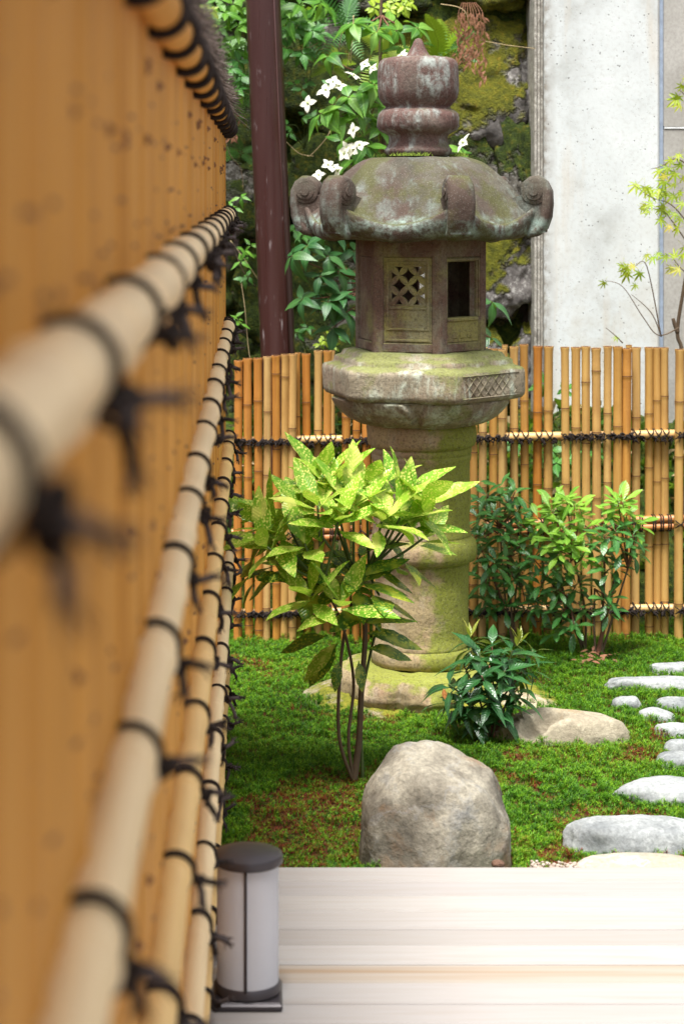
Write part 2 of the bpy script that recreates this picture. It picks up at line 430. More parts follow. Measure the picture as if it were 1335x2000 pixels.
def make_stones():
    warm = m_rock('weathered_boulder', [(.09, .08, .064), (.20, .178, .138), (.345, .315, .245), (.21, .215, .215)], 5.2, (.24, .135, .065), bump=1.0, vein=.25)
    tan = m_rock('tan_flat_stone', [(.25, .21, .15), (.35, .305, .22), (.42, .375, .28)], 7, (.28, .19, .09), bump=.8, vein=.3)
    grey = m_rock('grey_stepping_stone', [(.16, .173, .178), (.30, .315, .312), (.42, .432, .42)], 6, None, bump=.7, vein=.18)
    mossy = m_rock('moss_edged_slab', [(.26, .2, .12), (.36, .3, .2), (.42, .36, .25)], 6, None, ((.10, .12, .01), (.22, .22, .02), (.3, .24, .03)), .1, .6)
    # boulder in front
    D = 4.92; s = F / D
    me = rock_mesh('boulder', (.183, .165, .270), 12, warm, sub=6, planes=4, amp=.075, soft=18, freq=1.9,
                   extra=[((.16, -.12, 1), .72), ((-1, -.1, .20), .76), ((-.6, -.1, .8), .80), ((.72, -.15, .65), .84), ((1, .1, .02), .80), ((-.2, -.8, .55), .84), ((.45, -.9, .1), .76), ((-.45, -.9, .2), .78), ((.75, -.6, -.1), .84)])
    o = inst('boulder', me, ((852 - VX) / s, D, .005))
    tag(o, 'big rounded boulder with rusty orange patches standing at the deck edge', 'boulder')
    STONES.append((o.location.x, D, .18, .16))
    gp = 'stones set in the moss'
    o = stone('flat_stone', 968, 1240, 1382, 1462, 5.95, 'wide tan flat stone with a dark hollow in its top, behind the boulder', tan, 31, .075, gp, sub=5, planes=6, flat=.75, soft=10,
              extra=[((-.4, -.2, 1), .8)])
    # hollow in its top: push vertices down
    for v in o.data.vertices:
        d = ((v.co.x + .055) / .07) ** 2 + ((v.co.y + .02 - .2 * v.co.x) / .035) ** 2
        if v.co.z > .01 and d < 1: v.co.z -= .055 * (1 - d) ** .5
    o.data.update()
    L = [
        (1106, 1420, 1583, 1682, 4.96, .105, 'large pale grey stepping stone nearest the wooden deck', 41),
        (1201, 1420, 1506, 1574, 5.40, .06, 'second grey stepping stone from the deck, domed and blue tinged', 42),
        (1285, 1372, 1474, 1502, 5.75, .045, 'small stepping stone cut by the picture edge just beyond the domed grey one', 43),
        (1299, 1370, 1448, 1476, 5.88, .045, 'small grey stone third in line from the deck on the path edge', 44),
        (1282, 1362, 1425, 1450, 6.03, .04, 'narrow bluish grey stone between two small white path stones', 45),
        (1252, 1328, 1399, 1427, 6.17, .04, 'low white pebble like stone with moss round it, right of the tan flat stone', 46),
        (1284, 1372, 1381, 1406, 6.30, .04, 'bright white path stone in front of the long white stone', 47),
        (1198, 1260, 1369, 1399, 6.34, .04, 'small white stone right behind the tan flat stone', 48),
        (1183, 1420, 1329, 1368, 6.55, .045, 'long white stepping stone with a dark notch', 49),
        (1268, 1420, 1297, 1336, 6.80, .045, 'farthest grey stepping stone, closest to the bamboo fence', 50),
    ]
    for x0, x1, yt, yb, D, h, lab, sd in L:
        big = x1 - x0 > 120
        stone('stepping_stone', x0, x1, yt, yb, D, lab, grey, sd, h * .72, gp, sub=5 if big else 4, planes=6, flat=.55, soft=8, amp=.10)
    # cream slab by deck edge
    me = rock_mesh('cream_slab', (.17, .07, .05), 61, m_rock('cream_stone', [(.33, .30, .23), (.41, .38, .31)], 6, bump=.5), sub=4, planes=5, flat=.7)
    o = inst('cream_slab', me, ((1255 - VX) * 4.66 / F, 4.69, .05)); tag(o, 'cream slab lying against the deck edge below the pale grey stone', 'stone', gp)
    STONES.append((o.location.x, 4.69, .16, .065))
    # foundation under the lantern
    me = rock_mesh('foundation_slab', (.40, .32, .045), 66, mossy, sub=5, planes=9, flat=.7, soft=10, amp=.08)
    o = inst('foundation_slab', me, ((838 - VX) * 6.6 / F, 6.60, -.014)); tag(o, 'flat mossy foundation slab under the stone lantern', 'stone')
    STONES.append((o.location.x, 6.60, .34, .25))
    me = rock_mesh('chip_stone', (.015, .012, .010), 67, m_rock('rusty_chip', [(.10, .055, .035), (.16, .09, .06)], 30), sub=2, planes=4)
    o = inst('chip_stone', me, ((972 - VX) * 4.64 / F, 4.64, .098)); tag(o, 'tiny rust brown stone chip beside the foot of the boulder', 'stone')
    # gravel strip along the deck edge
    mb = MB(); rr = random.Random(5)
    vs, fs = ico(1)
    for _ in range(380):
        x = rr.uniform(.60, .74); y = rr.uniform(4.56, 4.68); r = rr.uniform(.003, .0055)
        z = gz(x, y) + .072 + rr.uniform(0, .016)
        k = (rr.uniform(.8, 1.3), rr.uniform(.8, 1.3), rr.uniform(.6, 1))
        mb.add([(x + v.x * r * k[0], y + v.y * r * k[1], z + v.z * r * k[2]) for v in vs], fs)
    mb.rbox((.59, 4.55, -.02), (.75, 4.69, .072), .01)
    t = NT('pale_gravel', .8); c0 = t.vor(t.co('Object'), 90, out=1)
    t.color(t.mix(t.sep(c0, 0), (.45, .39, .32), (.25, .18, .14)))
    o = mb.build('gravel', t.m, smooth=False); tag(o, 'strip of pale gravel along the back edge of the deck', 'gravel', kind='stuff')
    STONES.append((.67, 4.6, .085, .09))

# ------------------------------------------------------------------ deck
DECK_Z = .13
def make_deck():
    root = empty('wooden_deck', (0, 4.53, DECK_Z), kind='structure')
    t = NT('bleached_deck_wood', .8, .12)
    co = t.co('Object', True, (3.2, 80, 80)); f = t.noise(co, 1.0, 6, .65, .9)
    base = t.ramp(t.rand(), [(0, (.285, .268, .252)), (.3, (.335, .32, .305)), (.65, (.30, .283, .272)), (1, (.345, .328, .305))])
    c = t.mix(t.ramp(f, [(.42, 0), (.75, .45)]), base, (.25, .21, .17))
    t.color(c); t.bump(f, .15, .002)
    ts = NT('stained_deck_wood', .8, .12)
    f2 = ts.noise(ts.co('Object', False, (1.0, 45, 45)), 1.0, 4, .55, .3)
    ts.color(ts.mix(ts.ramp(f2, [(.42, 0), (.62, .9)]), (.31, .275, .235), (.26, .19, .125))); ts.bump(f2, .15, .002)
    mb = MB(); mb.rbox((-1.3, -.0445, -.034), (1.3, .0445, 0), .005); me = mb.mesh('plank', t.m, smooth=False)
    mbs = MB(); mbs.rbox((-1.3, -.0445, -.034), (1.3, .0445, 0), .005); mes = mbs.mesh('plank', ts.m, smooth=False)
    rr = random.Random(4)
    for i in range(48):
        y = -.048 - i * .0945
        inst('plank', mes if i == 6 else me, (1.0 + rr.uniform(-.01, .01), y, rr.uniform(-.0018, .0018)), root, rot=(rr.uniform(-.012, .012), 0, 0))
    mj = MB()
    for x in (-.25, .3, .9, 1.5, 2.2): mj.rbox((x, -4.5, -.125), (x + .06, -.01, -.037), .004)
    mj.build('joist', m_plain('joist_wood', (.25, .19, .13), .8), root)
    mf = MB(); mf.rbox((-.3, -.035, -.125), (2.3, -.012, -.039), .003)
    mf.build('fascia', t.m, root)

# ------------------------------------------------------------------ bamboo
def pole_mesh(name, L, r, rr, mats, axis='Z', segs=10, spacing=(.2, .3), bend=.004, topnode=True, half=False, taper=.0, scars=0):
    nodes = []; z = rr.uniform(.03, spacing[0])
    while z < L - .05: nodes.append(z); z += rr.uniform(*spacing)
    st = [(0.0, 1.0, 0)]
    for n in nodes:
        st += [(n - .018, 1.0, 0), (n - .004, 1.07, 0), (n - .0018, 1.13, 1), (n + .0018, 1.03, 1), (n + .004, 1.05, 0), (n + .02, 1.0, 0)]
    if topnode: st += [(L - .02, 1.0, 0), (L - .006, 1.13, 0), (L - .002, 1.15, 1), (L, 1.1, 1)]
    else: st += [(L, 1.0, 0)]
    st.sort(); mb = MB()
    ph = rr.uniform(0, 6.28); rows = []
    for zz, k, mi in st:
        bx, by = bend * math.sin(ph + zz * 3), bend * math.cos(ph * 1.7 + zz * 2.3)
        q = r * k * (1 - taper * zz / L)
        if half: row = [(bx + q * math.sin(a), -q * math.cos(a) * .55, zz) for a in [(-.5 + j / 6) * math.pi for j in range(7)]]
        else: row = [(bx + q * math.cos(2 * math.pi * j / segs), by + q * math.sin(2 * math.pi * j / segs), zz) for j in range(segs)]
        rows.append(row)
    n = len(rows[0]); vs = [p for row in rows for p in row]; mb.v = vs
    for i in range(len(rows) - 1):
        mi = st[i][2] if st[i][2] == st[i + 1][2] else 0
        for j in range(n if not half else n - 1):
            k = (j + 1) % n
            mb.f.append((i * n + j, i * n + k, (i + 1) * n + k, (i + 1) * n + j)); mb.m.append(mi)
    if not half:
        mb.f.append(tuple(reversed(range(n)))); mb.m.append(0)
        # hollow top
        b = len(mb.v); last = (len(rows) - 1) * n
        tip = rows[-1]; c = Vector((sum(p[0] for p in tip) / n, sum(p[1] for p in tip) / n, 0))
        mb.v += [(c.x + (p[0] - c.x) * .75, c.y + (p[1] - c.y) * .75, L) for p in tip]
        mb.v += [(c.x + (p[0] - c.x) * .72, c.y + (p[1] - c.y) * .72, L - .03) for p in tip]
        for j in range(n):
            k = (j + 1) % n
            mb.f.append((last + j, last + k, b + k, b + j)); mb.m.append(0)
            mb.f.append((b + j, b + k, b + n + k, b + n + j)); mb.m.append(1)
        mb.f.append(tuple(b + n + j for j in range(n))); mb.m.append(1)
    else:
        b0 = [0, n - 1]
        for i in range(len(rows) - 1):
            mb.f.append((i * n + n - 1, i * n, (i + 1) * n, (i + 1) * n + n - 1)); mb.m.append(0)
    for _ in range(scars):
        zz = rr.uniform(.05, L - .03); x = rr.uniform(-.5, .5) * r; q = rr.uniform(.003, .0055); dd = .55 * r * math.sqrt(1 - (x / r) ** 2)
        oc = [(q, 0, 0), (-q, 0, 0), (0, -q * 1.3, 0), (0, q, 0), (0, 0, q * 1.3), (0, 0, -q * 1.3)]
        mb.add([(x + a_, -dd + b_, zz + c_) for a_, b_, c_ in oc], [(0, 2, 4), (2, 1, 4), (1, 3, 4), (3, 0, 4), (2, 0, 5), (1, 2, 5), (3, 1, 5), (0, 3, 5)], 2)
    if axis == 'Y': mb.v = [(v[0], v[2], -v[1]) for v in mb.v]
    if axis == 'X': mb.v = [(v[2], v[1], -v[0]) for v in mb.v]
    return mb.mesh(name, mats, True, True, 50)

def rope_mesh(r, seed, tails=3, long_=.07, thick=.0031, knot=True):
    """two turns of rope round a pole along Y, knotted on its lower right with loose ends"""
    rr = random.Random(seed); mb = MB()
    for off in (-.0042, .0042):
        tl = rr.uniform(-.006, .006)
        pts = []
        for j in range(25):
            a = 2 * math.pi * j / 24
            pts.append(((r + thick * .9) * math.cos(a), off + tl * math.sin(a) + rr.uniform(-.0006, .0006), (r + thick * .9) * math.sin(a)))
        mb.tube(pts, thick * .82, 6, 0, False)
    if knot:
        ka = rad(rr.uniform(-50, -15)); kc = Vector(((r + .008) * math.cos(ka), 0, (r + .008) * math.sin(ka)))
        for _ in range(4):
            ax = Vector((rr.gauss(0, 1), rr.gauss(0, 1), rr.gauss(0, 1))).normalized(); u = ax.orthogonal().normalized(); w = ax.cross(u)
            q = rr.uniform(.004, .0085); pts = []
            c = kc + Vector((rr.uniform(-.004, .004), rr.uniform(-.006, .006), rr.uniform(-.006, .006)))
            for j in range(13):
                a = 2 * math.pi * j / 12; pts.append(c + (u * math.cos(a) + w * math.sin(a) * .7) * q)
            mb.tube(pts, thick * .9, 5, 0, False)
        for k in range(tails):
            if k == 0: d = Vector((1, rr.uniform(-.4, .4), rr.uniform(-.2, .5))); g = .25; ln = long_ * rr.uniform(.5, .9)
            elif k == 1: d = Vector((.35, rr.uniform(-.3, .3), -1)); g = 1.0; ln = long_ * rr.uniform(.6, 1.3)
            else: d = Vector((.5, rr.uniform(-.8, .8), .2)); g = .8; ln = long_ * rr.uniform(.4, .8)
            d.normalize(); p = kc.copy(); pts = [p.copy()]; n = 7
            for j in range(n):
                d = (d + Vector((rr.gauss(0, .14), rr.gauss(0, .14), rr.gauss(0, .12) - g * .16))).normalized()
                p = p + d * (ln / n); pts.append(p.copy())
            mb.tube(pts, [thick * (1.2 + .2 * j / n) for j in range(n + 1)], 6, 1 if (seed + k) % 3 else 0, True)
            for q in range(8):           # frayed end
                e = (d + Vector((rr.gauss(0, .5), rr.gauss(0, .5), rr.gauss(0, .5)))).normalized()
                mb.tube([p - d * .004, p + e * .012], [.0012, .0006], 3, 1, True)
    return mb.mesh('rope_tie', [ROPE, ROPE_F], True)

def make_side_fence():
    Y0, Y1 = -.6, 6.12
    XB = -.104
    root = empty('side_bamboo_fence', (XB - .02, (Y0 + Y1) / 2, 0), 'tall golden split bamboo fence with black rope ties along the left edge of the deck', 'fence')
    off = root.location
    rr = random.Random(21)
    mats = [BAM_SLAT, NODE, SCAR]
    var = [pole_mesh('bamboo_slat', 1.80, .0150, rr, mats, 'Z', half=True, spacing=(.3, .42), bend=.001, topnode=False, scars=rr.choice([0, 1, 1, 2])) for _ in range(14)]
    pitch = .0275; y = Y0; k = 0
    while y < Y1 - .01:
        dx = rr.uniform(-.0015, .0015) + (.003 if k % 11 == 0 else 0)
        o = inst('bamboo_slat', var[rr.randrange(14)], (XB - .0062 + dx - off.x, y - off.y, rr.uniform(-.01, .005)), root, rot=(0, 0, rad(90)))
        y += pitch; k += 1
    mb = MB(); mb.rbox((XB - .035 - off.x, Y0 - off.y, .02), (XB - .008 - off.x, Y1 - .01 - off.y, 1.76), .004)
    mb.build('backing_panel', m_plain('dark_back_board', (.12, .06, .025), .8), root)
    mb = MB(); mb.rbox((XB - .04 - off.x, Y1 - .008 - off.y, 0), (XB - .004 - off.x, Y1 + .02 - off.y, 1.79), .006)
    mb.build('end_post', BAM_SLAT, root)
    # rails: (v below eye, d from the eye line, radius, end distance, material)
    rails = [(.088, .0915, .0225, 6.10, BAM_RAIL, .40), (.405, .0915, .0190, 6.08, BAM_RAIL, .37), (.735, .0905, .0185, 6.12, BAM_RAIL2, .36),
             (1.08, .0905, .0175, 6.12, BAM_RAIL, .36), (1.385, .0965, .0150, 6.10, BAM_RAIL2, .36)]
    for i, (v, d, r, ye, mt, tp) in enumerate(rails):
        me = pole_mesh('bamboo_rail', ye - Y0, r, rr, [mt, NODE_PALE, SCAR], 'Y', segs=16, spacing=(.28, .36), bend=.0012, topnode=False, taper=.04)
        ra = inst('bamboo_rail', me, (-d - off.x, Y0 - off.y, H - v), root)
        ties = [rope_mesh(r, 100 + 17 * i + q, tails=(2, 3, 1, 2, 2)[q], long_=.034 if i == 0 else .034) for q in range(5)]
        y = .62 + .1 * i
        q = 0
        while y < ye - .02:
            inst('rope_tie', ties[q % 5], (0, y - Y0, 0), ra)
            y += tp * rr.uniform(.88, 1.12); q += 1
        inst('rope_tie', ties[q % 5], (0, ye - .03 - Y0, 0), ra)
    # coping: bamboo pole under a ridge of brushwood
    r = .0185; d, v = .090, -.160
    me = pole_mesh('coping_pole', Y1 - Y0, r, rr, [BAM_SLAT, NODE, SCAR], 'Y', segs=14, spacing=(.28, .36), bend=.001, topnode=False)
    cp = inst('coping_pole', me, (-d - off.x, Y0 - off.y, H - v), root)
    ties = [rope_mesh(r, 300 + q, thick=.006, knot=False) for q in range(3)]
    y = .9; q = 0
    while y < Y1 - .03:
        inst('rope_tie', ties[q % 3], (0, y - Y0, 0), cp); y += .345 * rr.uniform(.9, 1.1); q += 1
    mb = MB(); cx, cz = -.122 - off.x, H + .234
    mb.tube([(cx, Y0 - off.y, cz), (cx, 2 - off.y, cz), (cx, 4 - off.y, cz), (cx, Y1 - .03 - off.y, cz)], .034, 12, 1)
    for _ in range(9000):
        y = rr.uniform(.3, Y1); a_ = rr.uniform(-2.2, 1.9); q = .030 + rr.random() * .006
        p = Vector((cx + q * math.cos(a_), y - off.y, cz + q * math.sin(a_)))
        o_ = Vector((math.cos(a_), 0, math.sin(a_)))
        dd = (Vector((0, rr.choice([-1, 1, 1]), 0)) + o_ * rr.uniform(.0, .42) + Vector((rr.gauss(0, .12), 0, rr.gauss(0, .12) - .08))).normalized()
        L = rr.uniform(.03, .09)
        mb.tube([p, p + dd * L * .6, p + dd * L + o_ * .002], [.0012, .001, .0005], 3, 0 if rr.random() < .6 else 1, False)
    for _ in range(160):       # spray at the far end
        p = Vector((cx + rr.uniform(-.02, .03), Y1 - .05 - off.y, cz + rr.uniform(-.03, .03)))
        dd = Vector((rr.gauss(.25, .3), 1, rr.gauss(-.2, .35))).normalized(); L = rr.uniform(.06, .14)
        mb.tube([p, p + dd * L], [.0014, .0006], 3, rr.randrange(2), False)
    o = mb.build('brushwood_ridge', [TWIG, TWIG2], root); o['kind'] = 'stuff'

def x_lash(mb, x, y, z, w, rr, knot=True):
    """crossed lashing in front of a pole / rail at (x, y, z)"""
    h = .013
    for sg in (-1, 1):
        mb.tube([(x - w, y + .006, z - sg * h), (x, y - .004, z), (x + w, y + .006, z + sg * h)], .0022, 5)
    if knot:
        for _ in range(3):
            c = Vector((x + rr.uniform(-.005, .005), y - .004, z + rr.uniform(-.006, .006))); q = rr.uniform(.004, .008)
            ax = Vector((rr.gauss(0, 1), rr.gauss(0, 1), rr.gauss(0, 1))).normalized(); u = ax.orthogonal().normalized(); w_ = ax.cross(u)
            mb.tube([c + (u * math.cos(2 * math.pi * j / 8) + w_ * math.sin(2 * math.pi * j / 8)) * q for j in range(9)], .0026, 5, 0, False)
        for _ in range(2):
            d = Vector((rr.uniform(-.6, .6), -.3, rr.uniform(-1, .3))).normalized(); c = Vector((x, y - .006, z))
            mb.tube([c, c + d * .01, c + d * .02 + Vector((0, 0, -.004))], [.002, .0018, .0012], 4)

def make_back_fence():
    D = 7.39; s = F / D; g = []
    left = [465.5, 485, 504.5, 521, 538.5, 555.5, 571, 582.6, 599, 622, 640, 650, 674, 695, 713]
    hid = [733, 752, 771, 790, 809, 828, 846, 865, 884, 903, 922]
    right = [940, 960, 977, 987, 1006, 1025, 1051, 1072, 1101, 1122, 1142, 1161, 1184, 1202, 1220, 1229, 1243, 1269, 1284, 1299, 1323, 1343, 1362, 1382, 1402, 1421, 1440, 1460, 1480, 1500, 1519, 1538]
    behind = {582.6, 599, 622, 640, 650, 987, 1006, 1025, 1051, 1072, 1229, 1243, 1269, 1284, 1299, 1421, 1440, 1460, 1480}
    tops = {465.5: 703, 485: 699, 504.5: 698, 521: 695, 538.5: 693, 555.5: 691, 571: 690, 582.6: 690, 599: 692, 622: 686, 640: 686, 650: 686}
    root = empty('back_bamboo_fence', (.7, D, 0), 'waist high fence of upright amber bamboo poles tied with black rope behind the lantern', 'fence')
    off = root.location; rr = random.Random(33)
    slope = lambda x: (x - 460) / 860.0
    rail_z = lambda x, i: H - ((862 - 14 * slope(x), 1047 - 26 * slope(x), 1196 - 8 * slope(x))[i] - VY) / s
    for x in left + hid + right:
        bh = x in behind
        top = tops.get(x, 676 + rr.uniform(-4, 5) if x > 800 else 690)
        L = H - (top - VY) / s + .06
        r = rr.uniform(.0135, .0162)
        if x in (987, 1229, 582.6, 650): r = .0095
        me = pole_mesh('bamboo_pole', L, r, rr, [BAM_POLE2 if x > 930 and rr.random() < .8 or rr.random() < .25 else BAM_POLE, NODE, SCAR], 'Z', segs=12, spacing=(.19, .29), bend=.0022)
        inst('bamboo_pole', me, ((x - VX) / s - off.x, (.028 if bh else -.022) + rr.uniform(-.003, .003), -.06), root, rot=(0, 0, rr.uniform(0, 6)))
    xa, xb = (452 - VX) / s - off.x, (1548 - VX) / s - off.x
    for i in range(3):
        zz0, zz1 = rail_z(452, i), rail_z(1548, i)
        for dbl in ((0,) if i != 1 else (.5, -.5)):
            me = pole_mesh('cross_rail', math.hypot(xb - xa, zz1 - zz0), (.0155, .0125, .0135)[i], rr, [BAM_TIERAIL if i != 1 else BAM_RED, NODE_PALE if i != 1 else NODE, SCAR], 'X', segs=12, spacing=(.3, .4), bend=.001, topnode=False)
            inst('cross_rail', me, (xa, 0.003, zz0 + dbl * .027), root, rot=(0, -math.atan2(zz1 - zz0, xb - xa), 0))
    for i in range(3):
        for x in left + hid + right:
            X = (x - VX) / s - off.x; z = rail_z(x, i); mb = MB()
            if x in behind:
                if i == 1:
                    for dx in (-.004, .004):
                        mb.tube([(X + .012 + dx, .02, z + .028), (X + .012 + dx, -.012, z + .026), (X + .012 + dx, -.015, z), (X + .012 + dx, -.012, z - .026), (X + .012 + dx, .02, z - .028)], .0026, 5)
                else:
                    w = .012
                    for sg in (-1, 1):
                        mb.tube([(X - sg * w, .018, z + .018), (X - sg * w * .8, -.012, z + .012), (X, -.0165, z - .003), (X + sg * w * .8, -.0125, z - .014), (X + sg * w, .018, z - .018)], .0022, 5)
                    x_lash(mb, X + .016, -.012, z - .012, .008, rr, True)
            else:
                x_lash(mb, X, -.042, z, .017, rr, i != 1)
                if i != 1: x_lash(mb, X + .017, -.034, z, .008, rr, True)
            mb.build('rope_lashing', ROPE, root)

# ------------------------------------------------------------------ lantern
def make_lantern():
    D = 6.6; S = F / D; CX = (820 - VX) / S
    root = empty('stone_lantern', (CX, D, 0), 'weathered stone lantern with scrolled hexagonal roof and onion shaped finial', 'lantern')
    def m_stone(name, red, lich, moss_z, mossamt, redamt=.5, pale=.4, base=(.20, .165, .13), side=0.0, grain=.5, lip=0):
        t = NT(name, .9, .25); co = t.co('Object'); z = t.sep(co, 2)
        f = t.noise(co, 7, 8, .65, .4); g = t.noise(co, 110, 5, .7); k = t.noise(co, 26, 6, .7)
        c = t.ramp(f, [(.3, tuple(x * .6 for x in base)), (.5, base), (.7, tuple(min(1, x * 1.35) for x in base))])
        c = t.mix(t.ramp(t.noise(co, 4.5, 6, .6, .3), [(.5 - .2 * redamt, 0), (.62 - .2 * redamt, .8)]), c, red)
        cg = t.co('Object', False, (1, 1, .25))
        c = t.mix(t.math('MULTIPLY', t.ramp(t.noise(cg, 14, 6, .7), [(.5, 0), (.62, pale)]), t.ramp(k, [(.4, 0), (.55, 1)])), c, lich)
        if lip:
            lz = t.math('ADD', z, t.math('MULTIPLY', t.math('SUBTRACT', t.noise(co, 9, 5, .6), .5), .07))
            c = t.mix(t.math('MULTIPLY', t.ramp(t.math('SUBTRACT', lz, 1.4), [(.035, 0), (.055, lip), (.085, lip), (.105, 0)]), t.ramp(k, [(.42, 0), (.6, .9)])), c, (.30, .40, .35))
        mm = t.math('ADD', t.noise(co, 5, 6, .65), t.math('MULTIPLY', t.ramp(t.normz(), [(.2, 0), (1, 1)]), .16))
        if side:
            nx = t.sep(t.n('ShaderNodeNewGeometry').outputs['Normal'], 0)
            mm = t.math('ADD', mm, t.math('MULTIPLY', nx, side))
        c = t.mix(t.ramp(mm, [(.66 - .25 * mossamt, 0), (.76 - .25 * mossamt, .85)]), c, moss_z)
        c = t.mix(t.ramp(g, [(.34, grain), (.52, 0)]), c, (.03, .025, .02))
        c = t.mix(t.ramp(t.vor(co, 190), [(.12, .2), (.3, 0)]), c, (.5, .47, .42))
        t.color(c); p = t.bump(f, .45, .02); p = t.bump(k, .3, .008, p); t.bump(g, grain * .8, .004, p); return t.m
    M_fin = m_stone('red_stained_stone', (.115, .058, .050), (.33, .37, .34), (.13, .12, .07), .15, .55, .8, (.15, .115, .095))
    M_roof = m_stone('roof_stone', (.078, .050, .040), (.23, .29, .26), (.075, .075, .026), .40, .3, .4, (.092, .083, .062), grain=.3, lip=.85)
    M_panel = m_stone('olive_panel_stone', (.12, .06, .045), (.30, .32, .22), (.27, .25, .08), .62, .1, .3, (.25, .225, .12))
    M_box = m_stone('firebox_stone', (.125, .066, .052), (.28, .32, .26), (.22, .205, .08), .42, .4, .3, (.20, .165, .11))
    M_plat = m_stone('platform_stone', (.22, .16, .11), (.48, .52, .42), (.19, .21, .06), .55, .15, .9, (.28, .24, .17))
    M_shaft = m_stone('shaft_stone', (.33, .215, .13), (.46, .41, .31), (.19, .225, .02), .86, .3, .4, (.36, .275, .15), .2)
    M_inner = m_plain('sooty_inner_stone', (.09, .085, .075), .95)
    HA = rad(-76.7)
    def hexr(a, Rc, soft=.0):
        b = ((a - HA) % (math.pi / 3)) - math.pi / 6
        return Rc * math.cos(math.pi / 6) / math.cos(b)
    def ang(): return [HA + 2 * math.pi * j / 96 for j in range(96)]
    # ---- base
    prof = [(.02, -.03), (.235, -.03), (.262, 0.0), (.272, .03), (.268, .06), (.252, .085), (.225, .097), (.19, .1), (.02, .1)]
    rows = []
    prof2 = []
    for i in range(len(prof) - 1):
        for q in range(4): prof2.append((prof[i][0] + (prof[i + 1][0] - prof[i][0]) * q / 4, prof[i][1] + (prof[i + 1][1] - prof[i][1]) * q / 4))
    prof2.append(prof[-1])
    mb = MB()
    def fr(a_, r, z):
        if r < .2: return r
        lob = abs(math.sin((a_ + .35) * 4)); e = math.exp(-((z - .03) / .03) ** 2)
        return r - .012 * (1 - lob) ** 3 * 1.5 + .016 * e * max(0, math.cos((a_ + .35) * 16)) * (1 if lob > .5 else 0)
    mb.lathe(prof2, 144, fr=fr)
    me = mb.mesh('lotus_base', M_shaft); roughen(me, .006, 14, 3); inst('lotus_base', me, (.003, 0, 0), root)
    # ---- shaft
    pr = [(.02, .098), (.14, .098), (.155, .102), (.160, .118), (.159, .138), (.154, .152), (.149, .156), (.1505, .163), (.147, .170), (.1455, .2), (.1455, .30), (.146, .395), (.149, .405), (.150, .412), (.1475, .417), (.155, .421),
          (.168, .428), (.1735, .445), (.1735, .468), (.168, .487), (.158, .495), (.153, .50), (.155, .507), (.1515, .513), (.1515, .6), (.152, .73), (.156, .74), (.158, .752), (.155, .756), (.1585, .763), (.1585, .772), (.156, .777),
          (.167, .784), (.171, .795), (.171, .838), (.166, .851), (.02, .853)]
    mb = MB(); fine = []
    for i in range(len(pr) - 1):
        n = max(1, int(abs(pr[i + 1][1] - pr[i][1]) / .02))
        for q in range(n): fine.append((pr[i][0] + (pr[i + 1][0] - pr[i][0]) * q / n, pr[i][1] + (pr[i + 1][1] - pr[i][1]) * q / n))
    fine.append(pr[-1]); mb.lathe(fine, 96)
    me = mb.mesh('shaft', M_shaft, sharp=60); roughen(me, .0035, 16, 5); inst('shaft', me, (.004, 0, 0), root)
    # ---- lotus bowl
    pr = [(.02, .845), (.172, .850), (.178, .852), (.20, .858), (.228, .872), (.250, .892), (.264, .912), (.272, .930), (.272, .936), (.02, .938)]
    fine = []
    for i in range(len(pr) - 1):
        for q in range(5): fine.append((pr[i][0] + (pr[i + 1][0] - pr[i][0]) * q / 5, pr[i][1] + (pr[i + 1][1] - pr[i][1]) * q / 5))
    fine.append(pr[-1]); mb = MB()
    def frb(a_, r, z):
        if r < .176 or z > .934: return r
        h = (z - .85) / .085
        p_ = abs(((a_ * 8 / (2 * math.pi) + .15) % 1) - .5) * 2       # 1 at petal edge
        edge = .36 + .62 * math.sqrt(max(0, 1 - h * h * .75))
        return r + .004 - (.014 * max(0, min(1, (p_ - edge + .12) / .12))) + .004 * math.exp(-((p_ - edge + .16) / .06) ** 2)
    mb.lathe(fine, 192, fr=frb)
    me = mb.mesh('lotus_bowl', M_plat); roughen(me, .003, 18, 8); inst('lotus_bowl', me, (.002, 0, 0), root)
    # ---- platform
    def hexloft(pr, soft=10):
        rows = []
        for r, z in pr:
            row = []
            for a_ in ang():
                acc = 0
                for k in range(6):
                    q = math.cos(a_ - HA - math.pi / 6 - k * math.pi / 3)
                    if q > .02: acc += (q / (math.cos(math.pi / 6))) ** 90
                row.append((r * acc ** (-1 / 90) * math.cos(a_), r * acc ** (-1 / 90) * math.sin(a_), z))
            rows.append(row)
        return rows
    pr = [(.05, .93), (.27, .932), (.30, .935), (.318, .94), (.326, .95)] + [(.327, .95 + .0085 * q) for q in range(1, 9)] + [(.326, 1.026), (.319, 1.034), (.308, 1.037), (.293, 1.041), (.289, 1.047), (.288, 1.056), (.280, 1.061), (.266, 1.065), (.262, 1.072), (.255, 1.079), (.24, 1.083), (.05, 1.085)]
    mb = MB(); mb.grid(hexloft(pr), True, 0, True, True)
    me = mb.mesh('platform', M_plat, sharp=70); roughen(me, .004, 12, 11, 5); pl = inst('platform', me, (.006, 0, 0), root)
    # carved diamond lattice on the right face
    mb = MB(); am = HA + math.pi / 6; n = Vector((math.cos(am), math.sin(am), 0)); u = Vector((-math.sin(am), math.cos(am), 0))
    ap = .327 * math.cos(math.pi / 6) + .0005
    for q in range(-6, 7):
        for sg in (-1, 1):
            u0 = q * .034; pts = []
            for e in np.linspace(0, 1, 6):
                uu = u0 + sg * (e - .5) * .062; zz = .956 + .062 * e
                if abs(uu) < .128: pts.append(n * (ap + .0002) + u * uu + Vector((0, 0, zz)))
            if len(pts) > 1: mb.tube(pts, .0015, 4)
    for zz in (.953, 1.021):
        mb.tube([n * ap + u * -.13 + Vector((0, 0, zz)), n * ap + u * .13 + Vector((0, 0, zz))], .0025, 4)
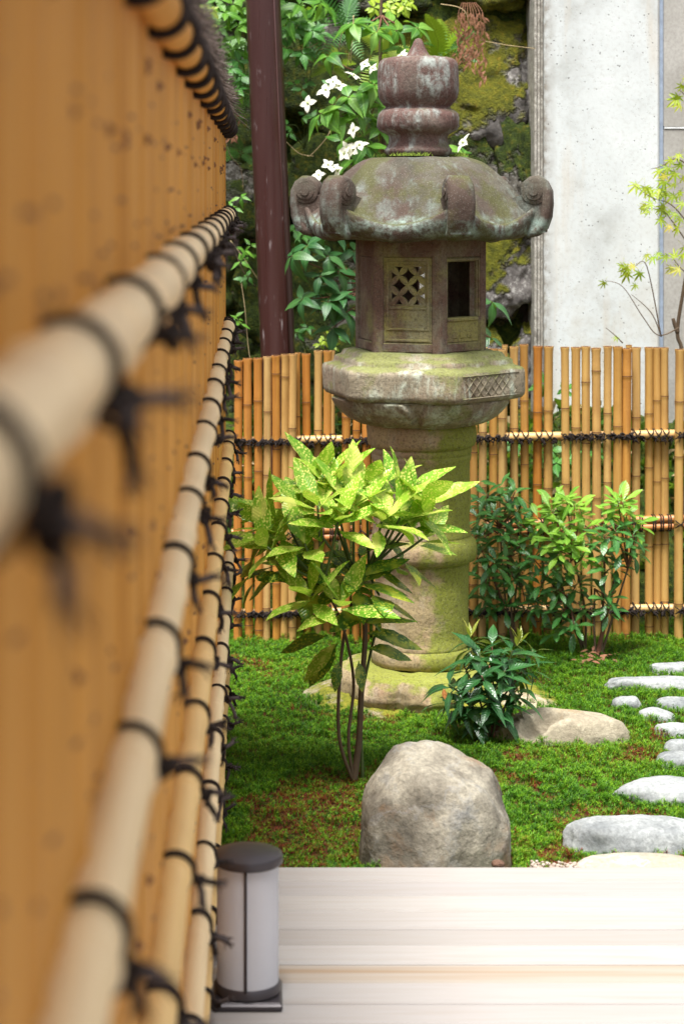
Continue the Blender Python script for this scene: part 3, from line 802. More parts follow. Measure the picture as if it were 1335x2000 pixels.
    mb.build('carved_lattice', M_plat, pl)
    # ---- firebox
    fb = empty('firebox', (0, 0, 0), parent=root)
    RB, Z0, Z1 = .213, 1.083, 1.438; apo = RB * math.cos(math.pi / 6); hw = RB / 2
    def frame(k):
        am = HA - math.pi / 6 + k * math.pi / 3; n = Vector((math.cos(am), math.sin(am), 0)); u = Vector((-math.sin(am), math.cos(am), 0))
        return Matrix(((u.x, n.x, 0, 0), (u.y, n.y, 0, 0), (0, 0, 1, 0), (0, 0, 0, 1)))      # local x = along face, y = out, z = up
    mb = MB()
    for k in range(6):                                  # corner posts
        a_ = HA + k * math.pi / 3; c = Vector((math.cos(a_), math.sin(a_), 0)); t_ = Vector((-math.sin(a_), math.cos(a_), 0))
        def q(r, s_): return c * r + t_ * s_
        e = Vector((math.cos(a_ + math.pi * 2 / 3), math.sin(a_ + math.pi * 2 / 3), 0)); f_ = Vector((math.cos(a_ - math.pi * 2 / 3), math.sin(a_ - math.pi * 2 / 3), 0))
        p0 = c * (RB - .003); w = .027
        poly = [p0 + f_ * w, p0 + f_ * .004, p0 + e * .004, p0 + e * w, p0 + e * w - c * .035, p0 + f_ * w - c * .035]
        mb.grid([[tuple(p + Vector((0, 0, z))) for p in poly] for z in (Z0, Z0 + .12, Z0 + .24, Z1)], True, 0, True, True)
    mb.build('corner_post', M_box, fb, fixn=True, smooth=False)
    beams = MB()
    for k in range(6):
        M = frame(k); a2 = hw - .0275
        beams.rbox((-a2, apo - .036, Z1 - .062), (a2, apo - .0035, Z1 - .001), .003, M)
        beams.rbox((-a2, apo - .036, Z0 + .001), (a2, apo - .0035, Z0 + .030), .003, M)
        if k in (2, 4, 5):
            beams.rbox((-a2, apo - .034, Z0 + .0305), (a2, apo - .010, Z1 - .0625), .003, M)
    beams.build('beam', M_box, fb, smooth=False)
    # left (window) panel : face 0 = between left-front and front corners
    M = frame(0); mb = MB(); a2 = hw - .0275
    zt, zb = Z1 - .0625, Z0 + .0305; wz0, wz1, wu = 1.226, 1.352, .057
    mb.rbox((-a2, apo - .034, wz1), (a2, apo - .008, zt), .002, M)
    mb.rbox((-a2, apo - .034, wz0 + .0005), (-wu, apo - .008, wz1 - .0005), .002, M); mb.rbox((wu, apo - .034, wz0 + .0005), (a2, apo - .008, wz1 - .0005), .002, M)
    mb.rbox((-a2, apo - .034, zb), (a2, apo - .0085, wz0), .002, M)
    for (x0, x1, z0, z1) in ((-.068, -.0595, wz0 - .075, wz1 + .012), (.0595, .068, wz0 - .075, wz1 + .012), (-.0595, .0595, wz1 + .004, wz1 + .012), (-.0595, .0595, wz0 - .0745, wz0 - .067), (-.0595, .0595, wz0 - .010, wz0 - .003), (-.069, .069, zb + .004, zb + .012)):
        mb.rbox((x0, apo - .009, z0), (x1, apo - .0045, z1), .0015, M)
    wp = mb.build('window_panel', M_panel, fb, smooth=False)
    mb = MB()
    step = (wz1 - wz0) / 4                 # seven-treasures lattice: lens shaped petals on a diagonal grid
    cols_ = 2 * wu / 4
    for i in range(5):
        for j in range(5):
            if (i + j) % 2: continue
            for (di, dj) in ((1, 1), (1, -1)):
                i2, j2 = i + di, j + dj
                if not (0 <= i2 <= 4 and 0 <= j2 <= 4): continue
                A = Vector((-wu + i * cols_, 0, wz0 + j * step)); B = Vector((-wu + i2 * cols_, 0, wz0 + j2 * step))
                d = (B - A); pn = Vector((-d.z, 0, d.x)).normalized(); fo, ba = [], []
                out = [(0, .15), (.2, .75), (.5, 1), (.8, .75), (1, .15)]
                ring = [A + d * t_ + pn * w_ * .0092 for t_, w_ in out] + [A + d * t_ - pn * w_ * .0092 for t_, w_ in reversed(out)]
                f_ = [M @ Vector((p.x, apo - .012 + .001 * ((i + (di + 1) // 2) % 2), p.z)) for p in ring]; b_ = [M @ Vector((p.x, apo - .026, p.z)) for p in ring]
                mb.grid([b_, f_], True, 0, True, True)
    for (x0, x1, z0, z1) in ((-wu, -wu + .005, wz0, wz1), (wu - .005, wu, wz0, wz1), (-wu + .005, wu - .005, wz0, wz0 + .005), (-wu + .005, wu - .005, wz1 - .005, wz1)):
        mb.rbox((x0, apo - .03, z0), (x1, apo - .0095, z1), .001, M)
    mb.build('lattice_window', M_panel, fb, smooth=False, fixn=True)
    # right (open) face 1
    M = frame(1); mb = MB(); z0, z1, w = 1.19, 1.362, .068
    mb.rbox((-a2, apo - .034, z1), (a2, apo - .010, zt), .002, M)
    mb.rbox((-a2, apo - .034, z0 + .0005), (-w, apo - .010, z1 - .0005), .002, M); mb.rbox((w, apo - .034, z0 + .0005), (a2, apo - .010, z1 - .0005), .002, M)
    mb.rbox((-a2, apo - .034, zb), (a2, apo - .010, z0), .002, M)
    mb.rbox((-w - .004, apo - .05, z0 - .012), (w + .004, apo - .004, z0 - .0005), .003, M)
    for (x0, x1, q0, q1) in ((-w - .012, -w - .004, z0 + .001, z1 + .010), (w + .004, w + .012, z0 + .001, z1 + .010), (-w - .004, w + .004, z1 + .003, z1 + .010)):
        mb.rbox((x0, apo - .011, q0), (x1, apo - .0045, q1), .0015, M)
    for q in (-.035, .0, .035):          # small carved blossoms on the apron
        mb.rbox((q - .012, apo - .012, zb + .012), (q + .012, apo - .0065, zb + .036), .003, M)
    mb.build('open_window', M_panel, fb, smooth=False)
    M = frame(3); mb = MB()
    mb.rbox((-a2, apo - .034, zb), (-.04, apo - .010, zt), .002, M); mb.rbox((.04, apo - .034, zb), (a2, apo - .010, zt), .002, M)
    mb.rbox((-.0395, apo - .034, zb), (.0395, apo - .010, 1.2), .002, M)
    mb.rbox((-.0395, apo - .034, 1.34), (.0395, apo - .010, zt), .002, M)
    mb.build('rear_window', M_box, fb, smooth=False)
    # ---- roof
    rf = empty('roof', (0, 0, 0), parent=root)
    RC = .372
    tab = [(0.0, 1.694), (.36, 1.694), (.45, 1.692), (.51, 1.686), (.58, 1.673), (.66, 1.648), (.74, 1.612), (.82, 1.566), (.88, 1.532), (.94, 1.503), (1.0, 1.486)]
    def zprof(s_):
        for i in range(len(tab) - 1):
            if s_ <= tab[i + 1][0]:
                e = (s_ - tab[i][0]) / (tab[i + 1][0] - tab[i][0]); return tab[i][1] + e * (tab[i + 1][1] - tab[i][1])
        return tab[-1][1]
    rows = []
    A = ang()
    def corner(a_):
        b = ((a_ - HA) % (math.pi / 3)); b = min(b, math.pi / 3 - b); return 1 - b / (math.pi / 6)
    def ring(fun): return [fun(a_) for a_ in A]
    def pt(a_, r, z): return (r * math.cos(a_), r * math.sin(a_), z)
    def Rr(a_, s_):
        hx = hexr(a_, RC); ci = RC * .93; k = max(0, min(1, (s_ - .45) / .45)); return s_ * (ci * (1 - k) + hx * k)
    under = [(.06, 1.436), (.20, 1.436), (.215, 1.431), (.25, 1.430)]
    for r, z in under: rows.append(ring(lambda a_: pt(a_, r, z)))
    lift = lambda a_, s_: (.052 * corner(a_) ** 2.2 - .012 * (1 - corner(a_))) * s_ ** 5
    for s_, dz in ((.90, -.062), (.97, -.056), (1.012, -.044), (1.03, -.026), (1.034, -.012), (1.028, -.003), (1.012, .001), (.992, -.001)):
        rows.append(ring(lambda a_: pt(a_, Rr(a_, 1) * s_, 1.49 + dz + lift(a_, s_) * (.55 if dz < -.045 else 1))))
    rows.append(ring(lambda a_: pt(a_, Rr(a_, 1) * .978, 1.478 + lift(a_, .98))))
    for s_ in np.linspace(.95, .12, 22): rows.append(ring(lambda a_: pt(a_, Rr(a_, s_), zprof(s_) + lift(a_, s_) - .010)))
    mb = MB(); mb.grid(rows, True, 0, True, True)
    me = mb.mesh('roof_slab', M_roof, sharp=75); roughen(me, .004, 13, 15, 5); inst('roof_slab', me, (0, 0, 0), rf)
    # scrolls at the corners
    for k in range(6):
        a_ = HA + k * math.pi / 3; c = Vector((math.cos(a_), math.sin(a_), 0)); t_ = Vector((-math.sin(a_), math.cos(a_), 0)); mb = MB()
        # a band that climbs from under the eave, bulges out and curls inwards at the top
        path = [(.345, 1.433), (.376, 1.440), (.400, 1.462), (.413, 1.498), (.417, 1.540), (.414, 1.580), (.401, 1.610), (.377, 1.627), (.349, 1.624), (.327, 1.606), (.319, 1.580), (.328, 1.557), (.348, 1.550), (.360, 1.562)]
        wid = [.030, .036, .040, .041, .041, .040, .039, .038, .037, .036, .035, .034, .033, .030]
        th = [.026, .030, .031, .031, .030, .028, .028, .028, .028, .028, .028, .026, .022, .012]
        rows = []
        n = len(path)
        for i in range(n):
            p, pn, pp = Vector(path[i]), Vector(path[min(i + 1, n - 1)]), Vector(path[max(i - 1, 0)])
            tg = (pn - pp).normalized(); nr = Vector((-tg.y, tg.x))       # inward (left of travel)
            sec = []
            for (x, y) in ((-1, .35), (-.8, .05), (-.4, 0), (.4, 0), (.8, .05), (1, .35), (1, .8), (.75, 1), (-.75, 1), (-1, .8)):
                q = p + nr * (y * th[i])
                sec.append(tuple(c * q.x + t_ * (x * wid[i]) + Vector((0, 0, q.y))))
            rows.append(sec)
        mb.grid(rows, True, 0, True, True)
        core = lambda x: [c * (.366 + .037 * math.cos(2 * math.pi * j / 18)) + Vector((0, 0, 1.578 + .037 * math.sin(2 * math.pi * j / 18))) + t_ * x for j in range(18)]
        mb.grid([core(-.033), core(.033)], True, 0, True, True)
        # ends of the roll: spiral bosses
        for sg in (-1, 1):
            cc = c * .364 + Vector((0, 0, 1.578)) + t_ * sg * .032
            for r_, o_ in ((.040, .003), (.027, .008), (.013, .013)):
                ringp = [cc + c * (r_ * math.cos(2 * math.pi * j / 18)) + Vector((0, 0, r_ * math.sin(2 * math.pi * j / 18))) + t_ * sg * o_ for j in range(18)]
                ring2 = [p - t_ * sg * .02 for p in ringp]
                rin = [cc + (p - cc) * .78 + t_ * sg * .003 for p in ringp]
                mb.grid([ring2, ringp, rin], True, 0, False, True)
            # block joining the roll to the roof
        blk = [(.285, 1.53), (.33, 1.45), (.395, 1.452), (.40, 1.50), (.392, 1.545), (.36, 1.566), (.32, 1.566), (.295, 1.556)]
        mb.grid([[tuple(c * r_ + t_ * x + Vector((0, 0, z))) for r_, z in blk] for x in (-.031, .031)], True, 0, True, True)
        me = mb.mesh('scroll', M_roof, True, True, 60); roughen(me, .003, 20, 20 + k, 4); inst('scroll', me, (0, 0, 0), rf)
    # ---- finial
    pxp = [(306, 58), (300, 64), (296, 66), (292, 66), (286, 61), (276, 57), (268, 57), (263, 60), (259, 68), (254, 76), (247, 80), (238, 80), (230, 80), (222, 78), (216, 72), (212, 65), (209, 63), (206, 66), (200, 71), (192, 76), (180, 79), (165, 80), (150, 80), (137, 79), (127, 78), (120, 75), (115, 69), (112.5, 58), (111.5, 44), (111, 30), (108, 23), (102, 19), (95, 15), (87, 11.5), (81, 9), (77, 6), (75, 2)]
    mb = MB(); mb.lathe([(w_ / S, H - (y_ - VY) / S) for y_, w_ in pxp], 72)
    me = mb.mesh('finial', M_fin); roughen(me, .0025, 18, 31); inst('finial', me, ((816 - 820) / S, 0, 0), root)
    # a tuft of moss on the roof top
    mb = MB(); rr = random.Random(2)
    for _ in range(900):
        a_ = rr.uniform(0, 6.28); r = rr.gauss(.125, .012)
        if r < .108 or math.sin(3 * a_ + 1) + rr.gauss(0, .4) < .35: continue
        p = Vector((r * math.cos(a_), r * math.sin(a_), 1.688)); d = Vector((rr.gauss(0, .5), rr.gauss(0, .5), 1)).normalized()
        mb.tube([p, p + d * rr.uniform(.006, .016)], [.002, .0006], 3, 0, False)
    t = NT('roof_moss', .9); t.color((.14, .2, .015)); o = mb.build('roof_moss', t.m, rf); o['kind'] = 'stuff'

# ------------------------------------------------------------------ deck lamp
def make_lamp():
    D = 3.79; s = F / D; X = (484 - VX) / s
    root = empty('deck_lamp', (X, D, DECK_Z), 'low round lamp with dark metal cap and frosted white shade beside the bamboo fence', 'lamp')
    dark = NT('dark_bronze_metal', .38, .5); co = dark.co('Object'); dark.color((.052, .045, .05)); dark.b.inputs['Metallic'].default_value = .35
    dark.bump(dark.noise(co, 200, 3, .6), .1, .001); dark = dark.m
    fr = NT('frosted_acrylic', .45, .4); fr.color(fr.mix(fr.noise(fr.co('Object'), 14, 3, .5), (.70, .70, .74), (.80, .80, .84))); fr.translucent((.7, .7, .74), .4); fr = fr.m
    mb = MB(); mb.rbox((-.062, -.062, 0), (.062, .062, .012), .003); mb.rbox((-.058, -.058, .012), (.058, .058, .014), .001); mb.build('base_plate', dark, root, smooth=False)
    mb = MB(); mb.lathe([(.03, .014), (.056, .014), (.0595, .018), (.0595, .03), (.057, .034), (.03, .034)], 48); mb.build('bottom_ring', dark, root, sharp=40)
    mb = MB(); mb.lathe([(.052, .033), (.0555, .034), (.0555, .25), (.052, .251)], 64, cap0=True, cap1=True); mb.build('lamp_shade', fr, root, sharp=40)
    for a_ in (rad(-94), rad(40), rad(140)):
        mb = MB(); c = Vector((math.cos(a_) * .0565, math.sin(a_) * .0565, 0))
        M = Matrix.Translation(c) @ Matrix.Rotation(a_, 4, 'Z'); mb.rbox((-.0025, -.0028, .03), (.0028, .0028, .252), .0008, M)
        mb.build('bar', dark, root)
    mb = MB(); mb.lathe([(.02, .246), (.060, .246), (.0632, .249), (.0635, .258), (.0618, .263), (.055, .2665), (.03, .269), (.004, .27)], 64); mb.build('cap', dark, root, sharp=35)
    mb = MB(); mb.lathe([(.004, .05), (.02, .05), (.022, .13), (.015, .16), (.004, .165)], 20); mb.build('bulb', m_plain('white_bulb', (.75, .75, .75), .4), root)

# ------------------------------------------------------------------ background walls, post
WALL_Y = 8.35
def make_walls():
    # bank of earth and rock behind the fence
    mossc = ((.018, .035, .004), (.065, .10, .008), (.22, .18, .014))
    rockm = m_rock('mossy_wall_rock', [(.05, .047, .038), (.14, .127, .105), (.28, .26, .22)], 4, None, mossc, .66, 1.3, 60, .1, .7)
    greyr = m_rock('bare_grey_rock', [(.06, .055, .052), (.13, .118, .11), (.26, .24, .225)], 5, None, ((.09, .10, .008), (.19, .19, .012), (.30, .22, .02)), .46, 1.2, 70, .1, .8)
    root = empty('rock_wall', (.3, WALL_Y, 0), 'mossy old retaining wall of rough rocks behind the bamboo fence', 'wall')
    mb = MB()
    xs = np.linspace(-1.6, 1.13, 70); zs = np.linspace(-.2, 3.3, 80)
    mb.grid([[(x - .3, .06 - .05 * fbm(Vector((x * 3, z * 3, 2)), 5) + .04 * z * .5, z) for x in xs] for z in zs], closed=False)
    soil = m_rock('mossy_bank', [(.03, .022, .014), (.06, .045, .03), (.10, .085, .06)], 6, None, mossc, .6, 1.0, 80, 0)
    mb.build('earth_bank', soil, root, fixn=True)
    rr = random.Random(14)
    z = .1; k = 0
    while z < 3.1:
        x = -1.35 + rr.uniform(0, .25); hh = rr.uniform(.18, .27)
        while x < 1.06:
            w = rr.uniform(.17, .31)
            xc = x + w
            if xc + w > 1.12: w = max(.08, (1.12 - x) / 2); xc = x + w
            mt = greyr if xc > .72 and rr.random() < .65 else rockm
            me = rock_mesh('stone', (w * 1.16, .13, hh * 1.2), 200 + k, mt, sub=5, planes=8, amp=.2, soft=22, freq=2.6, extra=[((rr.uniform(-.15, .15), -1, rr.uniform(-.1, .25)), .5)])
            inst('stone', me, (xc - .3, rr.uniform(.03, .09) + .02 * z, z + rr.uniform(-.05, .05)), root, rot=(rr.uniform(-.12, .05), rr.uniform(-.5, .5), rr.uniform(-.12, .12)))
            x += 2 * w; k += 1
        z += hh * 1.75
    # planted earth bank between fence and concrete
    mb = MB(); xs = np.linspace(-1.5, 3.2, 90); ys = np.linspace(7.62, 8.6, 24)
    hb = lambda x, y: max(0, min(1, (y - 7.66) / .5)) ** .8 * (.72 + .16 * nz(x * 2, y, 5)) + .05 * fbm(Vector((x * 6, y * 6, 4)), 4) - .01
    mb.grid([[(x, y, hb(x, y)) for x in xs] for y in ys], closed=False)
    o = mb.build('earth_slope', soil); tag(o, kind='structure')
    globals()['BANK'] = hb
    # concrete pillar and panel
    t = NT('pale_concrete', .85, .3); co = t.co('Object')
    n1 = t.noise(co, 3.2, 7, .6); n2 = t.noise(co, 60, 4, .7)
    c = t.ramp(n1, [(.3, (.42, .44, .425)), (.45, (.555, .59, .585)), (.7, (.63, .665, .66))])
    cv = t.co('Object', False, (7, 7, .8)); st = t.noise(cv, 1.0, 5, .6)
    c = t.mix(t.ramp(st, [(.52, 0), (.70, .6)]), c, (.50, .41, .29))
    c = t.mix(t.ramp(n2, [(.3, .3), (.5, 0)]), c, (.33, .31, .27))
    pit = t.vor(co, 38); big = t.noise(co, 5, 3, .5)
    pk = t.math('MULTIPLY', t.ramp(pit, [(.075, 1), (.11, 0)]), t.ramp(big, [(.40, 0), (.46, 1)]))
    pit2 = t.vor(co, 90); pk2 = t.math('MULTIPLY', t.ramp(pit2, [(.09, 1), (.14, 0)]), t.ramp(t.noise(co, 9, 3, .5), [(.42, 0), (.5, .8)]))
    pk = t.math('MAXIMUM', pk, pk2)
    c = t.mix(pk, c, (.09, .085, .075))
    x = t.sep(co, 0)
    edge = t.math('MULTIPLY', t.ramp(x, [(0, 1), (.05, 0)]), t.ramp(t.noise(co, 30, 5, .7), [(.35, 0), (.6, .9)]))
    c = t.mix(edge, c, (.22, .19, .15))
    zz = t.sep(co, 2)
    foot = t.math('MULTIPLY', t.ramp(t.math('SUBTRACT', 1.55, zz), [(0, 0), (.6, 1)]), t.ramp(t.noise(co, 6, 6, .6), [(.45, 0), (.7, .6)]))
    c = t.mix(foot, c, (.40, .36, .27))
    t.color(c); p = t.bump(n2, .25, .003); t.bump(t.math('SUBTRACT', 1.0, pk), .5, .006, p); conc = t.m
    Dc = 8.2; s = F / Dc
    x0 = (1062 - VX) / s; x1 = (1287 - VX) / s
    ro = empty('concrete_pillar', (x0, Dc, 0), 'tall pale concrete pillar with pits and faint tan streaks', 'pillar')
    mb = MB(); mb.rbox((0, 0, -.2), (x1 - x0, .5, 3.4), .008); mb.build('pillar_body', conc, ro, smooth=False)
    mb = MB()
    for q, (a_, b_) in enumerate(((-.036, -.026), (-.024, -.012), (-.010, -.001))):
        mb.rbox((a_, .02 + .006 * q, -.2), (b_, .3, 3.38), .002)
    mb.build('edge_strip', m_rock('weathered_strip', [(.22, .20, .17), (.4, .38, .33), (.5, .48, .43)], 20, bump=.4), ro, smooth=False)
    mb = MB(); mb.rbox((x1 - x0 + .001, .012, -.2), (x1 - x0 + .017, .3, 3.38), .002)
    mb.build('joint_seal', m_plain('blue_grey_sealant', (.27, .33, .42), .6), ro, smooth=False)
    t = NT('grey_concrete', .85, .3); co = t.co('Object'); n1 = t.noise(co, 4, 7, .65)
    t.color(t.mix(t.ramp(t.noise(co, 80, 4, .7), [(.35, .4), (.6, 0)]), t.ramp(n1, [(.3, (.30, .29, .26)), (.6, (.42, .41, .38))]), (.2, .19, .17))); t.bump(n1, .2, .01)
    x2 = x1 + .018
    rw = empty('concrete_wall', (x2, Dc, 0), 'grey concrete panel wall right of the blue sealed joint', 'wall')
    zj = H + (360 - 250) / s
    for (za, zb) in ((-.2, zj - .004), (zj + .004, 3.4)):
        mb = MB(); mb.rbox((0, .012, za), (1.6, .4, zb), .004); mb.build('panel', t.m, rw, smooth=False)
    mb = MB(); mb.rbox((0.002, .009, zj - .0035), (1.6, .38, zj + .0035), .001); mb.build('joint_seal', m_plain('white_joint', (.6, .62, .62), .7), rw, smooth=False)

def make_post():
    D = 7.85; s = F / D; r = 34.0 / s
    b, tp = P(544, 720, D), P(512, -40, D)
    d = (tp - b) / (tp.z - b.z)
    base = b - d * (b.z + .1)
    root = empty('brown_post', base, 'leaning glossy dark brown round post behind the fence', 'post')
    t = NT('dark_brown_paint', .30, .5); co = t.co('Object')
    st = t.noise(t.co('Object', False, (30, 30, 1.2)), 1.0, 5, .6)
    c = t.mix(t.ramp(st, [(.4, 0), (.7, .6)]), (.040, .012, .010), (.062, .024, .020))
    sp = t.math('MULTIPLY', t.ramp(t.noise(t.co('Object', False, (60, 60, 9)), 1.0, 5, .7), [(.60, 0), (.68, .55)]), t.ramp(t.noise(co, 5, 3, .5), [(.5, 0), (.56, 1)]))
    c = t.mix(sp, c, (.35, .3, .3)); t.color(c); t.rough(t.ramp(st, [(.3, .25), (.7, .42)])); t.bump(st, .08, .003)
    mb = MB(); top = d * 3.4
    mb.tube([(0, 0, 0), top * .3, top * .6, top], r, 40); mb.build('shaft', t.m, root, smooth=True, sharp=60)
    mb = MB()
    c_ = d * (tp.z - .3 + .1)
    # vertical seam bead
    mb.tube([Vector((r * .62, -r * .80, 0)), top + Vector((r * .62, -r * .80, 0))], .0035, 6); mb.build('seam', t.m, root)
    mb = MB(); mb.lathe([(r * .9, 0), (r * 1.5, 0), (r * 1.5, .10), (r * 1.2, .115), (r * 1.01, .115)], 32); mb.build('foot_collar', t.m, root)

# ------------------------------------------------------------------ plants
def leaf_mesh(name, L, W, mat, prof, droop=.2, fold=.25, n=8, petiole=.08, serr=0.0, seed=0, twist=0.0):
    rr = random.Random(seed); rows = []
    for i in range(n + 1):
        t_ = i / n
        if t_ < petiole: w = W * .03
        else:
            e = (t_ - petiole) / (1 - petiole); w = W / 2 * prof(e)
            if serr and 0 < i < n: w *= 1 + (serr if i % 2 else -serr)
        z = -droop * L * t_ * t_ ; tw = twist * t_
        row = []
        for j in (-1, -.55, 0, .55, 1):
            x = j * w; zz = z + fold * abs(x) - .12 * abs(x) * abs(j) + .012 * L * math.sin(t_ * 9 + seed) * abs(j)
            row.append((x * math.cos(tw), L * t_ * (1 - .12 * droop), zz + x * math.sin(tw)))
        rows.append(row)
    mb = MB(); mb.grid(rows, closed=False); return mb.mesh(name, mat)
P_ELL = lambda e: (math.sin(math.pi * min(1, e ** .85)) ** .85) if 0 < e < 1 else .04
P_LAN = lambda e: (math.sin(math.pi * e ** .7) ** 1.1) if 0 < e < 1 else .03
P_OBO = lambda e: (math.sin(math.pi * e ** 1.5) ** .8) if 0 < e < 1 else .04
P_OVA = lambda e: (math.sin(math.pi * e ** .6) ** .9) * (1 if e < .75 else 1 - (e - .75) * .8) if 0 < e < 1 else .03

def orient(pos, d, up, s=1.0, sx=1.0):
    y = Vector(d).normalized(); x = y.cross(Vector(up))
    if x.length < 1e-4: x = y.orthogonal()
    x.normalize(); z = x.cross(y)
    return Matrix(((x.x * s * sx, y.x * s, z.x * s, pos[0]), (x.y * s * sx, y.y * s, z.y * s, pos[1]), (x.z * s * sx, y.z * s, z.z * s, pos[2]), (0, 0, 0, 1)))

class Plant:
    def __init__(s, name, base, label, cat, group=None, seed=0):
        s.o = empty(name, base, label, cat, group); s.b = Vector(base); s.r = random.Random(seed)
    def stem(s, pts, r0, r1, mat, name='stem', segs=7):
        pts = [Vector(p) for p in pts]; out = []
        n = 6 * (len(pts) - 1)
        for i in range(n + 1):                        # catmull-rom
            t_ = i / n * (len(pts) - 1); k = min(int(t_), len(pts) - 2); e = t_ - k
            p0, p1, p2, p3 = pts[max(k - 1, 0)], pts[k], pts[k + 1], pts[min(k + 2, len(pts) - 1)]
            out.append(.5 * ((2 * p1) + (p2 - p0) * e + (2 * p0 - 5 * p1 + 4 * p2 - p3) * e * e + (3 * p1 - p0 - 3 * p2 + p3) * e ** 3) - s.b)
        mb = MB(); mb.tube(out, [r0 + (r1 - r0) * i / n for i in range(n + 1)], segs); return mb.build(name, mat, s.o)
    def leaf(s, me, pos, d, up=(0, 0, 1), sc_=1.0, name='leaf', sx=1.0):
        return inst(name, me, parent=s.o, mat4=orient(Vector(pos) - s.b, d, up, sc_, sx))
    def rosette(s, meshes, c, axis, n, el=(10, 50), sc_=(.8, 1.1), spread=.01, back=.0, name='leaf'):
        a_ = Vector(axis).normalized(); t1 = a_.orthogonal().normalized(); t2 = a_.cross(t1); ph = s.r.uniform(0, 6.28)
        for k in range(n):
            th = ph + k * 2.399 + s.r.uniform(-.25, .25); e = rad(el[0] + (el[1] - el[0]) * (k + .5) / n + s.r.uniform(-8, 8))
            d = (t1 * math.cos(th) + t2 * math.sin(th)) * math.cos(e) + a_ * math.sin(e)
            s.leaf(s.r.choice(meshes), Vector(c) - a_ * back * (1 - (k + .5) / n) + d * spread, d, a_, s.r.uniform(*sc_), name)

def make_aucuba():
    D = 5.58; g = lambda px, py, dy=0.0: P(px, py, D + dy)
    yng = m_leaf('spotted_young_leaf', [(.13, .34, .02), (.22, .45, .03), (.36, .55, .05)], .30, .38, .3, ((.80, .78, .2), 32, 130))
    old = m_leaf('spotted_mature_leaf', [(.03, .11, .012), (.06, .18, .02), (.11, .24, .02)], .28, .25, .4, ((.48, .50, .05), 34, 110))
    LY = [leaf_mesh('leaf', .165, .058, yng, P_ELL, dr, fo, 10, .06, .05, i, tw) for i, (dr, fo, tw) in enumerate(((.05, .3, .1), (.14, .25, -.2), (.22, .2, .2), (.0, .35, 0)))]
    LO = [leaf_mesh('leaf', .165, .060, old, P_ELL, dr, fo, 10, .08, .05, 10 + i, tw) for i, (dr, fo, tw) in enumerate(((.12, .2, .2), (.22, .2, -.2), (.35, .15, .1)))]
    base = g(690, 1532); base.z = gz(base.x, base.y)
    p = Plant('spotted_laurel', base, 'bushy laurel with big yellow speckled bright green leaves in front of the lantern', 'shrub', seed=5)
    stems = {'A': [base, g(700, 1450), g(705, 1350), g(712, 1220), g(690, 1120)], 'B': [base, g(680, 1440, -.02), g(690, 1330), g(668, 1220, -.05), g(630, 1140, -.08)],
             'C': [base, g(662, 1440, -.03), g(664, 1310, -.03), g(680, 1200, .02), g(720, 1110, .03)], 'E': [g(708, 1530, .02), g(706, 1470, .02), g(704, 1380, .03), g(722, 1280, .05), g(745, 1190, .08)]}
    p.stem(stems['A'], .010, .006, BARK); p.stem(stems['B'], .005, .0035, BARK); p.stem(stems['C'], .0052, .004, BARK); p.stem(stems['E'], .005, .0035, BARK_G)
    tops = [  # x, y, depth, young?, n, lean x
        (650, 940, .0, 1, 8, -.05), (715, 945, .08, 1, 7, .15), (585, 975, .04, 1, 7, -.35), (540, 1025, -.05, 1, 7, -.6), (785, 960, .05, 1, 7, .45), (822, 968, -.02, 1, 5, .55),
        (660, 1005, -.12, 1, 7, .0), (745, 1005, -.08, 1, 7, .25), (828, 1038, .04, 1, 5, .6), (595, 1050, -.1, 1, 6, -.25), (630, 925, .06, 1, 7, -.2), (690, 975, -.05, 1, 7, .1),
        (505, 1010, .03, 1, 6, -.8), (780, 1000, -.06, 1, 6, .4), (560, 1010, .08, 1, 6, -.5), (485, 1105, -.03, 0, 5, -1.0), (540, 1090, .05, 0, 5, -.7), (700, 1070, .05, 0, 6, .1),
        (600, 1095, .0, 0, 7, -.3), (700, 1115, -.04, 0, 7, .1), (520, 1055, -.08, 1, 6, -.7), (620, 975, -.1, 1, 7, -.2), (800, 1015, .0, 1, 5, .5),
        (790, 1085, .02, 0, 5, .6), (605, 1150, -.12, 1, 7, -.25), (665, 1165, -.14, 1, 6, .1), (740, 1150, -.03, 0, 4, .4), (690, 1120, .1, 0, 6, 0)]
    fork = [stems['A'][-1], stems['B'][-1], stems['C'][-1], stems['E'][-1]]
    for x, y, dy, yg, n, lx in tops:
        c = g(x, y + 12, dy); f = min(fork, key=lambda q: (q - c).length)
        p.stem([f, f.lerp(c, .5) + Vector((0, 0, -.01)), c], .0045, .003, BARK_G)
        ax = Vector((lx, -.25 + dy, 1))
        p.rosette(LY if yg else LO, c, ax, n + (1 if y < 1000 else 0), (2, 64) if yg else (-22, 35), (.68, 1.05), .004, .03)
    p.leaf(LO[2], g(660, 1255), (-.55, -.2, -.6), (0, -.6, .6), .85).data.materials  # drooping leaves
    o = p.leaf(LY[1], g(655, 1258, -.02), (-.62, -.1, -.62), (-.4, -.7, .5), .8); o['label'] = 'yellowing drooping leaf'
    p.leaf(LO[0], g(700, 1215, -.05), (.9, -.2, .15), (0, -.3, 1), .95); p.leaf(LO[1], g(710, 1235), (.9, 0, -.1), (0, -.4, 1), 1.0)
    p.leaf(LO[1], g(715, 1265), (.8, .1, -.1), (0, -.5, 1), .8); p.leaf(LO[0], g(640, 1240), (-.6, .2, -.2), (0, -.5, 1), .9)
    p.leaf(LO[0], g(700, 1290, -.03), (.1, -.3, -.9), (0, -1, .1), .5); p.leaf(LO[1], g(660, 1290, -.03), (-.1, -.3, -.9), (0, -1, .1), .5)

